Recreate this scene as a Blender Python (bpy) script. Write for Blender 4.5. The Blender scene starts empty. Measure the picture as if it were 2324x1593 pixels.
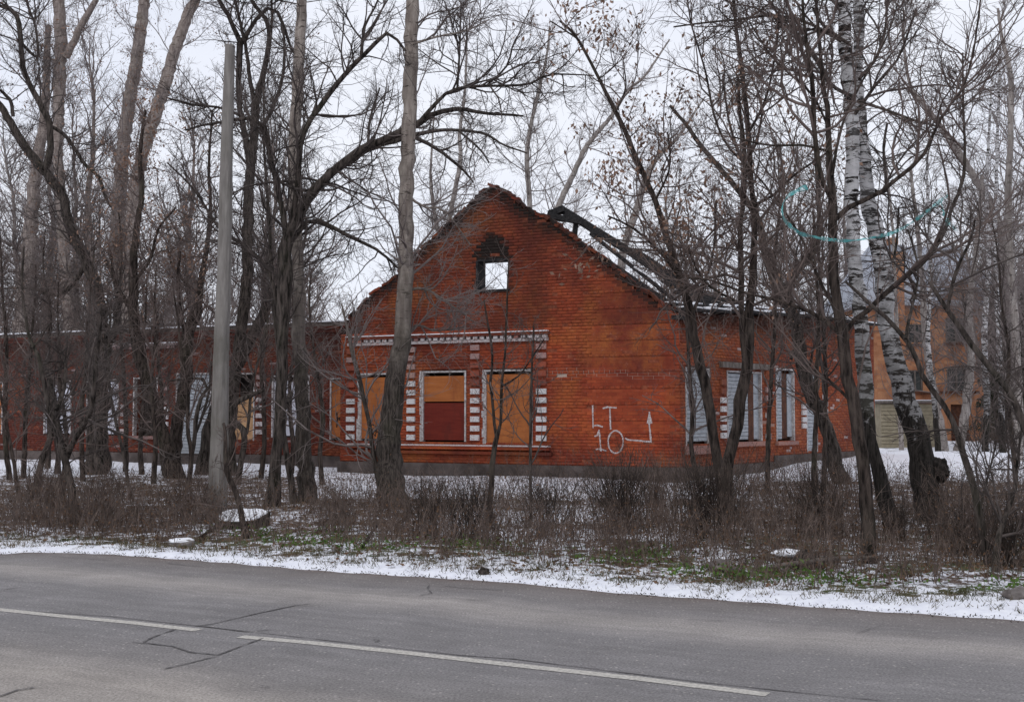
import bpy, math, random
import numpy as np
from mathutils import Matrix, Vector

random.seed(7)
RNG = np.random.default_rng(11)
SC = bpy.context.scene
COL = SC.collection
rad = math.radians

# ------------------------------------------------------------------ camera
CAMH = 1.6
FPX = 2700.0            # focal length in the units of a 2324 x 1593 picture
PITCH = math.atan((940 - 796.5) / FPX)
cam_d = bpy.data.cameras.new("camera")
cam = bpy.data.objects.new("camera", cam_d)
COL.objects.link(cam)
cam.location = (0, 0, CAMH)
cam.rotation_euler = (rad(90) + PITCH, 0, 0)
cam_d.sensor_width = 36.0
cam_d.lens = 36.0 * FPX / 2324.0
cam_d.clip_start = 0.1
cam_d.clip_end = 2000
SC.camera = cam

# ------------------------------------------------------------------ world, sun, exposure
SUN_EL, SUN_AZ = rad(42), rad(200)      # azimuth clockwise from +Y
world = bpy.data.worlds.new("World")
SC.world = world
world.use_nodes = True
nt = world.node_tree
nt.nodes.clear()
wo = nt.nodes.new("ShaderNodeOutputWorld")
wb = nt.nodes.new("ShaderNodeBackground")
sky = nt.nodes.new("ShaderNodeTexSky")
sky.sky_type = 'NISHITA'
sky.sun_disc = False
sky.sun_elevation = SUN_EL
sky.sun_rotation = SUN_AZ
tc = nt.nodes.new("ShaderNodeTexCoord")
mp = nt.nodes.new("ShaderNodeMapping")
mp.inputs['Scale'].default_value = (1, 1, 3.0)
nz = nt.nodes.new("ShaderNodeTexNoise")
nz.inputs['Scale'].default_value = 2.2
nz.inputs['Detail'].default_value = 5
rp = nt.nodes.new("ShaderNodeValToRGB")
rp.color_ramp.elements[0].position = 0.3
rp.color_ramp.elements[0].color = (8.4, 8.8, 10.0, 1)
rp.color_ramp.elements[1].position = 0.7
rp.color_ramp.elements[1].color = (9.9, 10.1, 10.8, 1)
mx = nt.nodes.new("ShaderNodeMix")
mx.data_type = 'RGBA'
mx.inputs[0].default_value = 0.93
nt.links.new(tc.outputs['Generated'], mp.inputs['Vector'])
nt.links.new(mp.outputs[0], nz.inputs['Vector'])
nt.links.new(nz.outputs[0], rp.inputs[0])
nt.links.new(sky.outputs[0], mx.inputs[6])
nt.links.new(rp.outputs[0], mx.inputs[7])
nt.links.new(mx.outputs[2], wb.inputs[0])
wb.inputs[1].default_value = 0.1
nt.links.new(wb.outputs[0], wo.inputs[0])

sun_d = bpy.data.lights.new("sun", 'SUN')
sun_d.energy = 0.7
sun_d.angle = rad(25)
sun_d.color = (1.0, 0.96, 0.9)
sun = bpy.data.objects.new("sun", sun_d)
COL.objects.link(sun)
sdir = Vector((math.sin(SUN_AZ) * math.cos(SUN_EL), math.cos(SUN_AZ) * math.cos(SUN_EL), math.sin(SUN_EL)))
sun.rotation_euler = (-sdir).to_track_quat('-Z', 'Y').to_euler()
sun.location = (0, 0, 30)
SC.view_settings.view_transform = 'Standard'
SC.view_settings.look = 'None'
SC.view_settings.exposure = 0.0
SC.view_settings.gamma = 1.0
SC.view_settings.use_curve_mapping = False

# ------------------------------------------------------------------ geometry of the view
_cp, _sp = math.cos(PITCH), math.sin(PITCH)


def ray(u, v):
    x = (u - 1162) / FPX
    y = -(v - 796.5) / FPX
    return np.array([x, _cp - y * _sp, _sp + y * _cp])


def G(u, v, z=0.0):
    d = ray(u, v)
    return np.array([0, 0, CAMH]) + d * ((z - CAMH) / d[2])


def P(u, v, depth):
    d = ray(u, v)
    return np.array([0, 0, CAMH]) + d * (depth / d[1])


def proj(p):
    """world point(s) -> picture units (2324 wide)"""
    p = np.asarray(p, float)
    x, y, z = p[..., 0], p[..., 1], p[..., 2] - CAMH
    f = y * _cp + z * _sp
    up = -y * _sp + z * _cp
    return 1162 + FPX * x / f, 796.5 - FPX * up / f


# ------------------------------------------------------------------ object helpers
def link(o, parent=None):
    COL.objects.link(o)
    if parent is not None:
        o.parent = parent
    return o


def empty(name, loc, label, cat, group=None):
    o = bpy.data.objects.new(name, None)
    o.empty_display_size = 0.2
    o.location = tuple(loc)
    link(o)
    return tag(o, label, cat, group)


def tag(o, label=None, cat=None, group=None, kind=None):
    if label: o['label'] = label
    if cat: o['category'] = cat
    if group: o['group'] = group
    if kind: o['kind'] = kind
    return o


def mk(name, V, F, mat, parent=None, smooth=False, attr=None, origin=None, uv=None):
    """V (n,3); F (m,k) int array, or list of faces; attr: dict name -> (n,4) point colours"""
    V = np.asarray(V, dtype=np.float32).reshape(-1, 3)
    if origin is not None:
        V = V - np.asarray(origin, dtype=np.float32)
    me = bpy.data.meshes.new(name)
    if isinstance(F, np.ndarray):
        m, k = F.shape
        me.vertices.add(len(V)); me.vertices.foreach_set("co", V.ravel())
        me.loops.add(m * k); me.loops.foreach_set("vertex_index", F.astype(np.int32).ravel())
        me.polygons.add(m)
        me.polygons.foreach_set("loop_start", np.arange(0, m * k, k, dtype=np.int32))
        me.polygons.foreach_set("loop_total", np.full(m, k, dtype=np.int32))
    else:
        me.from_pydata([tuple(map(float, v)) for v in V], [], F)
    me.update(calc_edges=True)
    if smooth:
        me.polygons.foreach_set("use_smooth", np.ones(len(me.polygons), dtype=bool))
    if attr:
        for an, av in attr.items():
            a = me.color_attributes.new(an, 'FLOAT_COLOR', 'POINT')
            a.data.foreach_set("color", np.asarray(av, dtype=np.float32).ravel())
    if uv is not None:
        ul = me.uv_layers.new(name="UVMap")
        li = np.zeros(len(me.loops), dtype=np.int32)
        me.loops.foreach_get("vertex_index", li)
        ul.data.foreach_set("uv", np.asarray(uv, dtype=np.float32)[li].ravel())
    if mat is not None:
        me.materials.append(mat)
    o = bpy.data.objects.new(name, me)
    if origin is not None and parent is None:
        o.location = tuple(map(float, origin))
    return link(o, parent)


BOXF = np.array([[0, 1, 3, 2], [4, 6, 7, 5], [0, 4, 5, 1], [2, 3, 7, 6], [0, 2, 6, 4], [1, 5, 7, 3]])


def norm(v):
    v = np.asarray(v, float)
    return v / (np.linalg.norm(v, axis=-1, keepdims=True) + 1e-9)


class MB:
    """collects shapes, builds them as one mesh"""
    def __init__(self):
        self.V = []; self.F = []; self.n = 0; self.A = []

    def add(self, V, F, col=None):
        V = np.asarray(V, float).reshape(-1, 3)
        self.V.append(V)
        for f in F:
            self.F.append([int(i) + self.n for i in f])
        self.A.append(np.tile(np.array(col if col is not None else (0.5, 0, 0, 1), float), (len(V), 1)))
        self.n += len(V)

    def box(self, o, ax, ay, az, a, b, col=None):
        """oriented box: corner ranges a=(x0,y0,z0) b=(x1,y1,z1) in frame (o; ax,ay,az)"""
        V = []
        for i in (0, 1):
            for j in (0, 1):
                for k in (0, 1):
                    V.append(o + ax * (b[0] if i else a[0]) + ay * (b[1] if j else a[1]) + az * (b[2] if k else a[2]))
        self.add(V, BOXF, col)

    def beam(self, p0, p1, w, h, up=(0, 0, 1), col=None):
        p0 = np.asarray(p0, float); p1 = np.asarray(p1, float)
        t = p1 - p0; L = np.linalg.norm(t); t = t / L
        s = norm(np.cross(t, np.asarray(up, float))); q = np.cross(s, t)
        self.box(p0, t, s, q, (0, -w / 2, -h / 2), (L, w / 2, h / 2), col)

    def prism(self, poly, z0, z1, top=None):
        n = len(poly)
        V = [(p[0], p[1], z0) for p in poly] + [(p[0], p[1], z1) for p in poly]
        F = [list(range(n))[::-1], list(range(n, 2 * n))] + [[i, (i + 1) % n, n + (i + 1) % n, n + i] for i in range(n)]
        self.add(V, F)

    def build(self, name, mat, parent=None, origin=None, smooth=False):
        return mk(name, np.concatenate(self.V), self.F, mat, parent, smooth,
                  attr={'tint': np.concatenate(self.A)}, origin=origin)


def tubes(Pn, Rn, sides=3, wob=0.0, rng=None):
    """Pn (N,K,3), Rn (N,K) -> V, F"""
    N, K, _ = Pn.shape
    T = np.empty_like(Pn)
    T[:, 1:-1] = Pn[:, 2:] - Pn[:, :-2]
    T[:, 0] = Pn[:, 1] - Pn[:, 0]
    T[:, -1] = Pn[:, -1] - Pn[:, -2]
    T = norm(T)
    mean = norm(Pn[:, -1] - Pn[:, 0])
    ref = np.tile(np.array([0.0, 1.0, 0.0]), (N, 1))
    bad = np.abs(mean[:, 1]) > 0.75
    ref[bad] = (1.0, 0.0, 0.0)
    A = norm(np.cross(T, ref[:, None, :]))
    B = np.cross(T, A)
    ang = np.arange(sides) * 2 * np.pi / sides
    c, s = np.cos(ang), np.sin(ang)
    R = Rn[:, :, None] * np.ones(sides)
    if wob > 0:
        R = R * (1 + wob * rng.normal(size=R.shape) * 0.5 + wob * 0.6 * np.sin(ang * 3 + 1.3)[None, None, :])
    V = Pn[:, :, None, :] + R[..., None] * (A[:, :, None, :] * c[None, None, :, None] + B[:, :, None, :] * s[None, None, :, None])
    idx = np.arange(N * K * sides).reshape(N, K, sides)
    a = idx[:, :-1, :]; b = np.roll(idx, -1, axis=2)[:, :-1, :]
    c2 = np.roll(idx, -1, axis=2)[:, 1:, :]; d = idx[:, 1:, :]
    F = np.stack([a, b, c2, d], -1).reshape(-1, 4)
    return V.reshape(-1, 3), F


# ------------------------------------------------------------------ materials
def new_mat(name, rough=0.9, spec=0.2):
    m = bpy.data.materials.new(name)
    m.use_nodes = True
    n = m.node_tree.nodes
    b = n["Principled BSDF"]
    b.inputs['Roughness'].default_value = rough
    b.inputs['Specular IOR Level'].default_value = spec
    return m, m.node_tree, b


def node(nt, typ, **kw):
    n = nt.nodes.new(typ)
    for k, v in kw.items():
        setattr(n, k, v)
    return n


def noise(nt, scale, detail=4, vec=None, rough=0.55, stretch=None, coord='Object'):
    n = node(nt, "ShaderNodeTexNoise")
    n.inputs['Scale'].default_value = scale
    n.inputs['Detail'].default_value = detail
    n.inputs['Roughness'].default_value = rough
    t = node(nt, "ShaderNodeTexCoord")
    src = t.outputs[coord]
    if vec is not None:
        src = vec
    if stretch:
        m = node(nt, "ShaderNodeMapping")
        m.inputs['Scale'].default_value = stretch
        nt.links.new(src, m.inputs['Vector'])
        src = m.outputs[0]
    nt.links.new(src, n.inputs['Vector'])
    return n.outputs[0]


def ramp(nt, fac, stops):
    r = node(nt, "ShaderNodeValToRGB")
    e = r.color_ramp.elements
    while len(e) < len(stops):
        e.new(0.5)
    for i, (p, c) in enumerate(stops):
        e[i].position = p
        if not hasattr(c, '__len__'):
            c = (c, c, c)
        e[i].color = (*c, 1)
    nt.links.new(fac, r.inputs[0])
    return r.outputs[0]


def mix(nt, fac, a, b, mode='MIX'):
    m = node(nt, "ShaderNodeMix", data_type='RGBA', blend_type=mode)
    for sock, val in ((m.inputs[0], fac), (m.inputs[6], a), (m.inputs[7], b)):
        if isinstance(val, (int, float)):
            sock.default_value = val
        elif isinstance(val, tuple):
            sock.default_value = (*val, 1)
        else:
            nt.links.new(val, sock)
    return m.outputs[2]


def math_n(nt, op, a, b=None, c=None, clamp=False):
    m = node(nt, "ShaderNodeMath", operation=op, use_clamp=clamp)
    for i, val in enumerate((a, b, c)):
        if val is None: continue
        if isinstance(val, (int, float)): m.inputs[i].default_value = val
        else: nt.links.new(val, m.inputs[i])
    return m.outputs[0]


def bump(nt, b, h, strength=0.4, dist=0.02):
    n = node(nt, "ShaderNodeBump")
    n.inputs['Strength'].default_value = strength
    n.inputs['Distance'].default_value = dist
    nt.links.new(h, n.inputs['Height'])
    nt.links.new(n.outputs[0], b.inputs['Normal'])


def simple(name, c0, c1, scale=8, rough=0.9, stretch=None, bmp=0.3, detail=5, dist=0.01):
    m, nt, b = new_mat(name, rough)
    f = noise(nt, scale, detail, stretch=stretch)
    nt.links.new(ramp(nt, f, [(0.35, c0), (0.65, c1)]), b.inputs['Base Color'])
    if bmp:
        bump(nt, b, f, bmp, dist)
    return m


def attr_col(nt, name='tint'):
    a = node(nt, "ShaderNodeAttribute", attribute_name=name)
    s = node(nt, "ShaderNodeSeparateColor")
    nt.links.new(a.outputs['Color'], s.inputs[0])
    return s.outputs


def geo_pos(nt):
    return node(nt, "ShaderNodeNewGeometry").outputs['Position']


def brick_mat(name, dark, mid, light, dirt=0.5, spots=0.5):
    m, nt, b = new_mat(name, 0.92, 0.15)
    a = attr_col(nt)
    pos = geo_pos(nt)
    col = ramp(nt, a[0], [(0.0, dark), (0.45, mid), (1.0, light)])
    big = noise(nt, 0.55, 5, vec=pos, rough=0.6)
    col = mix(nt, ramp(nt, big, [(0.40, 0.0), (0.60, dirt)]), col, (0.13, 0.024, 0.019))
    big3 = noise(nt, 0.9, 6, vec=pos, rough=0.7, stretch=(1, 1, 0.6))
    col = mix(nt, ramp(nt, big3, [(0.50, 0.0), (0.66, 0.5)]), col, (0.085, 0.030, 0.028))
    big2 = noise(nt, 0.7, 6, vec=pos, rough=0.7)
    col = mix(nt, ramp(nt, big2, [(0.50, 0.0), (0.66, spots)]), col, (0.46, 0.145, 0.040))
    fine = noise(nt, 45, 4, vec=pos)
    col = mix(nt, ramp(nt, fine, [(0.3, 0.0), (0.8, 0.45)]), col, (0.10, 0.035, 0.022))
    chalk = noise(nt, 9, 8, vec=pos, rough=0.75)
    col = mix(nt, ramp(nt, chalk, [(0.58, 0.0), (0.72, 0.45)]), col, (0.42, 0.26, 0.23))
    # white paint (attribute G), soot (attribute B)
    pn = noise(nt, 22, 5, vec=pos, rough=0.7)
    pf = math_n(nt, 'MULTIPLY', a[1], ramp(nt, pn, [(0.36, 0.12), (0.47, 1.0)]), clamp=True)
    col = mix(nt, pf, col, (0.56, 0.55, 0.555))
    sn = noise(nt, 3.0, 5, vec=pos, rough=0.7)
    sf = math_n(nt, 'MULTIPLY', a[2], ramp(nt, sn, [(0.25, 0.85), (0.55, 1.35)]), clamp=True)
    col = mix(nt, sf, col, (0.022, 0.016, 0.014))
    nt.links.new(col, b.inputs['Base Color'])
    bump(nt, b, fine, 0.35, 0.006)
    return m


M = {}
M['brick'] = brick_mat('red_brick', (0.33, 0.058, 0.025), (0.42, 0.078, 0.031), (0.50, 0.108, 0.040), 0.72, 0.7)
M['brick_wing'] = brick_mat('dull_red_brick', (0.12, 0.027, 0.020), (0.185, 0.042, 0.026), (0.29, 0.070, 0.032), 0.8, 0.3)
M['brick_side'] = brick_mat('pale_red_brick', (0.24, 0.058, 0.030), (0.34, 0.090, 0.042), (0.43, 0.125, 0.052), 0.5, 0.45)
M['brick_orange'] = brick_mat('orange_brick', (0.40, 0.185, 0.10), (0.48, 0.235, 0.125), (0.54, 0.29, 0.16), 0.12, 0.1)


def mortar_mat():
    m, nt, b = new_mat('mortar', 0.95, 0.1)
    a = attr_col(nt)
    pos = geo_pos(nt)
    f = noise(nt, 12, 5, vec=pos)
    col = ramp(nt, f, [(0.35, (0.16, 0.042, 0.024)), (0.65, (0.30, 0.095, 0.052))])
    col = mix(nt, a[1], col, (0.48, 0.40, 0.34))
    col = mix(nt, a[2], col, (0.02, 0.015, 0.013))
    nt.links.new(col, b.inputs['Base Color'])
    bump(nt, b, f, 0.4, 0.01)
    return m


M['mortar'] = mortar_mat()
M['plinth'] = simple('grey_plinth_render', (0.055, 0.044, 0.040), (0.125, 0.103, 0.096), 2.5, bmp=0.5, dist=0.02)
M['white_paint'] = simple('flaking_white_paint', (0.26, 0.22, 0.21), (0.54, 0.53, 0.53), 16, bmp=0.2)
M['chalk'] = simple('white_graffiti_paint', (0.42, 0.30, 0.28), (0.68, 0.66, 0.66), 28, bmp=0)
_nt = M['chalk'].node_tree
_f = noise(_nt, 40, 4, vec=geo_pos(_nt), rough=0.75)
_nt.links.new(ramp(_nt, _f, [(0.36, 0.35), (0.52, 0.95)]), _nt.nodes['Principled BSDF'].inputs['Alpha'])
M['black_paint'] = simple('black_graffiti_paint', (0.02, 0.015, 0.015), (0.05, 0.03, 0.02), 20, bmp=0)
M['ply'] = simple('orange_plywood', (0.33, 0.108, 0.022), (0.45, 0.165, 0.038), 3.5, rough=0.7, stretch=(0.5, 0.5, 3.0), bmp=0.1)


def ply(name, c0, c1, stain):
    m, nt, b = new_mat(name, 0.75, 0.2)
    pos = geo_pos(nt)
    f = noise(nt, 2.6, 6, vec=pos, rough=0.65, stretch=(0.6, 0.6, 5.0))
    col = ramp(nt, f, [(0.35, c0), (0.65, c1)])
    g = noise(nt, 2.0, 5, vec=pos, rough=0.7, stretch=(1.6, 1.6, 0.5))
    col = mix(nt, ramp(nt, g, [(0.46, 0.0), (0.68, 0.65)]), col, stain)
    h = noise(nt, 14, 4, vec=pos, rough=0.7)
    col = mix(nt, ramp(nt, h, [(0.60, 0.0), (0.75, 0.4)]), col, tuple(1.25 * c for c in c1))
    nt.links.new(col, b.inputs['Base Color'])
    bump(nt, b, f, 0.15, 0.01)
    return m


M['ply'] = ply('orange_plywood', (0.31, 0.098, 0.028), (0.41, 0.142, 0.044), (0.20, 0.058, 0.022))
M['ply_red'] = simple('dark_red_board', (0.10, 0.012, 0.008), (0.15, 0.020, 0.012), 2.5, rough=0.7, bmp=0.05)
M['ply_red'] = ply('dark_red_board', (0.115, 0.014, 0.009), (0.16, 0.024, 0.014), (0.07, 0.016, 0.012))
M['ply_pale'] = simple('pale_plywood', (0.36, 0.20, 0.10), (0.50, 0.31, 0.17), 4, rough=0.7, bmp=0.1)
M['white_board'] = simple('white_board', (0.42, 0.42, 0.47), (0.56, 0.56, 0.63), 4, rough=0.5, bmp=0.03)
M['slat'] = simple('grey_slat', (0.27, 0.29, 0.315), (0.41, 0.43, 0.46), 6, rough=0.75, stretch=(1, 1, 4), bmp=0.15)
M['rust_brown'] = simple('brown_panel', (0.06, 0.028, 0.02), (0.12, 0.05, 0.03), 8, bmp=0.2)
M['charred'] = simple('charred_wood', (0.008, 0.008, 0.009), (0.035, 0.033, 0.034), 22, rough=0.75, stretch=(1, 1, 1), bmp=0.6, dist=0.02)
M['old_wood'] = simple('grey_old_wood', (0.09, 0.075, 0.065), (0.19, 0.165, 0.15), 14, stretch=(1, 1, 0.2), bmp=0.4)
M['snow'] = simple('snow', (0.78, 0.79, 0.84), (0.88, 0.89, 0.92), 12, rough=0.6, bmp=0.3, dist=0.01)
M['dark_room'] = simple('dark_room_shade', (0.03, 0.025, 0.022), (0.06, 0.05, 0.045), 3)  # near-black colour standing in for the shade of the unlit rooms
M['glass'] = simple('dark_glass', (0.03, 0.035, 0.035), (0.07, 0.075, 0.075), 2, rough=0.15, bmp=0)
M['roof_metal'] = simple('blue_grey_roof_metal', (0.27, 0.29, 0.34), (0.36, 0.385, 0.44), 3, rough=0.5, bmp=0.05)
M['shed_wall'] = simple('beige_siding', (0.25, 0.215, 0.15), (0.34, 0.30, 0.215), 5, rough=0.8, bmp=0.15)
M['rock'] = simple('grey_stone', (0.09, 0.075, 0.07), (0.22, 0.20, 0.19), 7, bmp=0.6, dist=0.03)


def bark(name, base0, base1, spot=None, spot_amt=0.0, low=None, low_h=(1.0, 4.0), stretch=(9, 9, 1.6), bs=0.7, low_soft=(0.38, 0.0), low_w=0.35):
    m, nt, b = new_mat(name, 0.92, 0.12)
    pos = geo_pos(nt)
    f = noise(nt, 1.6, 6, vec=pos, rough=0.65, stretch=stretch)
    col = ramp(nt, f, [(0.38, base0), (0.62, base1)])
    if spot is not None:
        s = noise(nt, 2.2, 5, vec=pos, rough=0.7, stretch=(1.6, 1.6, 7.5))
        col = mix(nt, ramp(nt, s, [(0.585 - spot_amt, 0.0), (0.615 - spot_amt, 1.0)]), col, spot)
        s2 = noise(nt, 1.4, 4, vec=pos, stretch=(2.0, 2.0, 1.0))
        col = mix(nt, ramp(nt, s2, [(0.5, 0.0), (0.72, 0.55)]), col, tuple(0.5 * c for c in base0))
    if low is not None:
        sp = node(nt, "ShaderNodeSeparateXYZ")
        nt.links.new(pos, sp.inputs[0])
        n2 = noise(nt, 2.6, 6, vec=pos, rough=0.7, stretch=(2, 2, 1.3))
        mr = node(nt, "ShaderNodeMapRange")
        mr.inputs[1].default_value = low_h[0]; mr.inputs[2].default_value = low_h[1]
        mr.inputs[3].default_value = 0.75; mr.inputs[4].default_value = -0.35
        nt.links.new(sp.outputs[2], mr.inputs[0])
        k = math_n(nt, 'ADD', mr.outputs[0], n2)
        mr2 = node(nt, "ShaderNodeMapRange")
        mr2.inputs[1].default_value = low_h[1] * 0.6; mr2.inputs[2].default_value = low_h[1] * 1.9
        mr2.inputs[3].default_value = 0.30; mr2.inputs[4].default_value = -0.25
        nt.links.new(sp.outputs[2], mr2.inputs[0])
        k2 = math_n(nt, 'ADD', mr2.outputs[0], n2)
        col = mix(nt, ramp(nt, k2, [(0.42, 0.0), (0.70, 0.62)]), col, tuple(2.0 * c for c in low))
        lowc = mix(nt, ramp(nt, noise(nt, 2.4, 5, vec=pos, rough=0.7, stretch=(15, 15, 1.8)), [(0.40, 0.0), (0.62, 0.9)]), tuple(0.45 * c for c in low), tuple(2.1 * c for c in low))
        col = mix(nt, ramp(nt, k, [low_soft, (low_soft[0] + low_w, 1.0)]), col, lowc)
    # green-grey algae tint
    g = noise(nt, 1.1, 3, vec=pos)
    col = mix(nt, ramp(nt, g, [(0.55, 0.0), (0.75, 0.25)]), col, (0.07, 0.075, 0.045))
    nt.links.new(col, b.inputs['Base Color'])
    bump(nt, b, f, bs, 0.03)
    return m


M['bark_dark'] = bark('dark_bark', (0.014, 0.012, 0.010), (0.100, 0.082, 0.073), stretch=(13, 13, 2.4), bs=1.0)
M['bark_brown'] = bark('brown_bark', (0.013, 0.010, 0.009), (0.082, 0.064, 0.055), stretch=(13, 13, 2.4), bs=1.0)
M['bark_black'] = bark('black_bark', (0.010, 0.009, 0.008), (0.045, 0.038, 0.034), stretch=(9, 9, 6), bs=1.0)
M['bark_poplar'] = bark('pale_poplar_bark', (0.20, 0.165, 0.145), (0.36, 0.315, 0.28), spot=(0.045, 0.035, 0.030), spot_amt=-0.005, low=(0.048, 0.040, 0.035), low_h=(0.6, 3.9))
M['bark_poplar_far'] = bark('far_poplar_bark', (0.17, 0.135, 0.12), (0.31, 0.265, 0.24), spot=(0.07, 0.05, 0.043), spot_amt=0.0)
M['bark_birch'] = bark('birch_bark', (0.42, 0.41, 0.41), (0.62, 0.61, 0.62), spot=(0.018, 0.015, 0.014), spot_amt=0.075, low=(0.022, 0.019, 0.017), low_h=(-0.6, 3.0), stretch=(3, 3, 6), bs=0.3, low_soft=(0.53, 0.0), low_w=0.04)
M['bark_far'] = bark('far_pale_bark', (0.22, 0.19, 0.175), (0.36, 0.33, 0.31), spot=(0.06, 0.05, 0.045), spot_amt=0.0)
M['twig_dark'] = simple('dark_twig', (0.045, 0.037, 0.034), (0.125, 0.102, 0.094), 3, bmp=0)
M['twig_brown'] = simple('brown_twig', (0.080, 0.060, 0.054), (0.175, 0.135, 0.122), 3, bmp=0)
M['twig_grey'] = simple('grey_twig', (0.135, 0.110, 0.104), (0.23, 0.195, 0.185), 3, bmp=0)
M['stem'] = simple('undergrowth_stem', (0.050, 0.037, 0.032), (0.205, 0.155, 0.132), 7.0, bmp=0)
M['twig_mid'] = simple('mid_brown_twig', (0.10, 0.078, 0.070), (0.19, 0.150, 0.138), 3, bmp=0)
M['stem_dark'] = simple('dark_undergrowth_stem', (0.030, 0.023, 0.020), (0.085, 0.066, 0.056), 2.2, bmp=0)
M['straw'] = simple('dry_grass', (0.16, 0.11, 0.065), (0.32, 0.24, 0.15), 2.0, bmp=0)
M['verge_grass'] = simple('verge_grass', (0.045, 0.048, 0.022), (0.13, 0.10, 0.055), 3.0, bmp=0)
M['dry_leaf'] = simple('dry_leaf', (0.15, 0.085, 0.060), (0.30, 0.20, 0.15), 2.5, bmp=0)
M['dead_leaf'] = simple('fallen_leaf', (0.05, 0.030, 0.020), (0.17, 0.10, 0.06), 3.5, bmp=0)
M['needles'] = simple('dark_needles', (0.022, 0.028, 0.018), (0.05, 0.058, 0.035), 3.0, bmp=0)
M['weed'] = simple('green_weed', (0.04, 0.08, 0.016), (0.11, 0.19, 0.04), 3.0, bmp=0)


def post_mat():
    m, nt, b = new_mat('weathered_concrete', 0.9, 0.15)
    pos = geo_pos(nt)
    f = noise(nt, 3, 6, vec=pos, rough=0.65, stretch=(5, 5, 0.6))
    col = ramp(nt, f, [(0.35, (0.15, 0.137, 0.127)), (0.65, (0.255, 0.237, 0.222))])
    f2 = noise(nt, 1.2, 4, vec=pos)
    col = mix(nt, ramp(nt, f2, [(0.5, 0.0), (0.7, 0.5)]), col, (0.11, 0.105, 0.085))
    nt.links.new(col, b.inputs['Base Color'])
    bump(nt, b, f, 0.5, 0.02)
    return m


M['post'] = post_mat()


def ribbon_mat():
    m, nt, b = new_mat('teal_plastic', 0.4, 0.3)
    b.inputs['Transmission Weight'].default_value = 0.0
    f = noise(nt, 14, 4)
    nt.links.new(ramp(nt, f, [(0.3, (0.06, 0.36, 0.36)), (0.7, (0.17, 0.52, 0.54))]), b.inputs['Base Color'])
    nt.links.new(ramp(nt, f, [(0.35, 0.85), (0.6, 0.30)]), b.inputs['Alpha'])
    return m


M['ribbon'] = ribbon_mat()


def road_mat():
    m, nt, b = new_mat('asphalt', 0.85, 0.25)
    uvn = node(nt, "ShaderNodeUVMap")
    sep = node(nt, "ShaderNodeSeparateXYZ")
    nt.links.new(uvn.outputs[0], sep.inputs[0])
    pos = geo_pos(nt)
    wob = noise(nt, 0.45, 3, vec=pos)
    acr = math_n(nt, 'ADD', sep.outputs[1], math_n(nt, 'MULTIPLY', math_n(nt, 'SUBTRACT', wob, 0.5), 0.7))
    acr = math_n(nt, 'MULTIPLY', acr, 0.1)
    # across the carriageway, in metres /10, from the far edge: dusty edge, wheel lane, sandy bands
    band = ramp(nt, acr, [(0.0, (0.155, 0.122, 0.108)), (0.03, (0.185, 0.165, 0.157)), (0.09, (0.215, 0.200, 0.196)),
                          (0.145, (0.325, 0.298, 0.280)), (0.21, (0.212, 0.200, 0.199)), (0.36, (0.206, 0.195, 0.194)),
                          (0.425, (0.215, 0.200, 0.194)), (0.49, (0.335, 0.303, 0.275)), (0.60, (0.31, 0.28, 0.257)), (0.75, (0.19, 0.18, 0.177))])
    g = noise(nt, 60, 3, vec=pos, rough=0.75)
    col = mix(nt, 1.0, band, ramp(nt, g, [(0.32, 0.52), (0.5, 1.0), (0.68, 1.40)]), 'MULTIPLY')
    vor = node(nt, "ShaderNodeTexVoronoi"); vor.inputs['Scale'].default_value = 27.0
    nt.links.new(pos, vor.inputs['Vector'])
    vs = node(nt, "ShaderNodeSeparateColor"); nt.links.new(vor.outputs['Color'], vs.inputs[0])
    stone = math_n(nt, 'MULTIPLY', ramp(nt, vor.outputs['Distance'], [(0.20, 1.0), (0.30, 0.0)]), ramp(nt, vs.outputs[0], [(0.80, 0.0), (0.84, 1.0)]))
    col = mix(nt, math_n(nt, 'MULTIPLY', stone, 0.8), col, (0.42, 0.39, 0.36))
    g3 = noise(nt, 1.3, 6, vec=pos, rough=0.7)
    col = mix(nt, 1.0, col, ramp(nt, g3, [(0.3, 0.84), (0.7, 1.14)]), 'MULTIPLY')
    lg = noise(nt, 1.0, 5, vec=uvn.outputs[0], rough=0.7, stretch=(0.5, 7.0, 1.0))
    col = mix(nt, 1.0, col, ramp(nt, lg, [(0.32, 0.86), (0.68, 1.13)]), 'MULTIPLY')
    pt = noise(nt, 0.8, 7, vec=pos, rough=0.8)
    col = mix(nt, ramp(nt, pt, [(0.56, 0.0), (0.66, 0.28)]), col, (0.14, 0.13, 0.128))
    st = noise(nt, 5.0, 6, vec=pos, rough=0.8)
    col = mix(nt, ramp(nt, st, [(0.68, 0.0), (0.78, 0.4)]), col, (0.085, 0.08, 0.08))
    nt.links.new(col, b.inputs['Base Color'])
    bump(nt, b, g, 0.7, 0.012)
    return m


M['road'] = road_mat()
M['line_paint'] = simple('worn_road_paint', (0.33, 0.31, 0.28), (0.57, 0.54, 0.49), 38, rough=0.8, bmp=0.1)
M['tar'] = simple('tar_crack', (0.08, 0.075, 0.075), (0.15, 0.14, 0.138), 25, rough=0.8, bmp=0)


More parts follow.
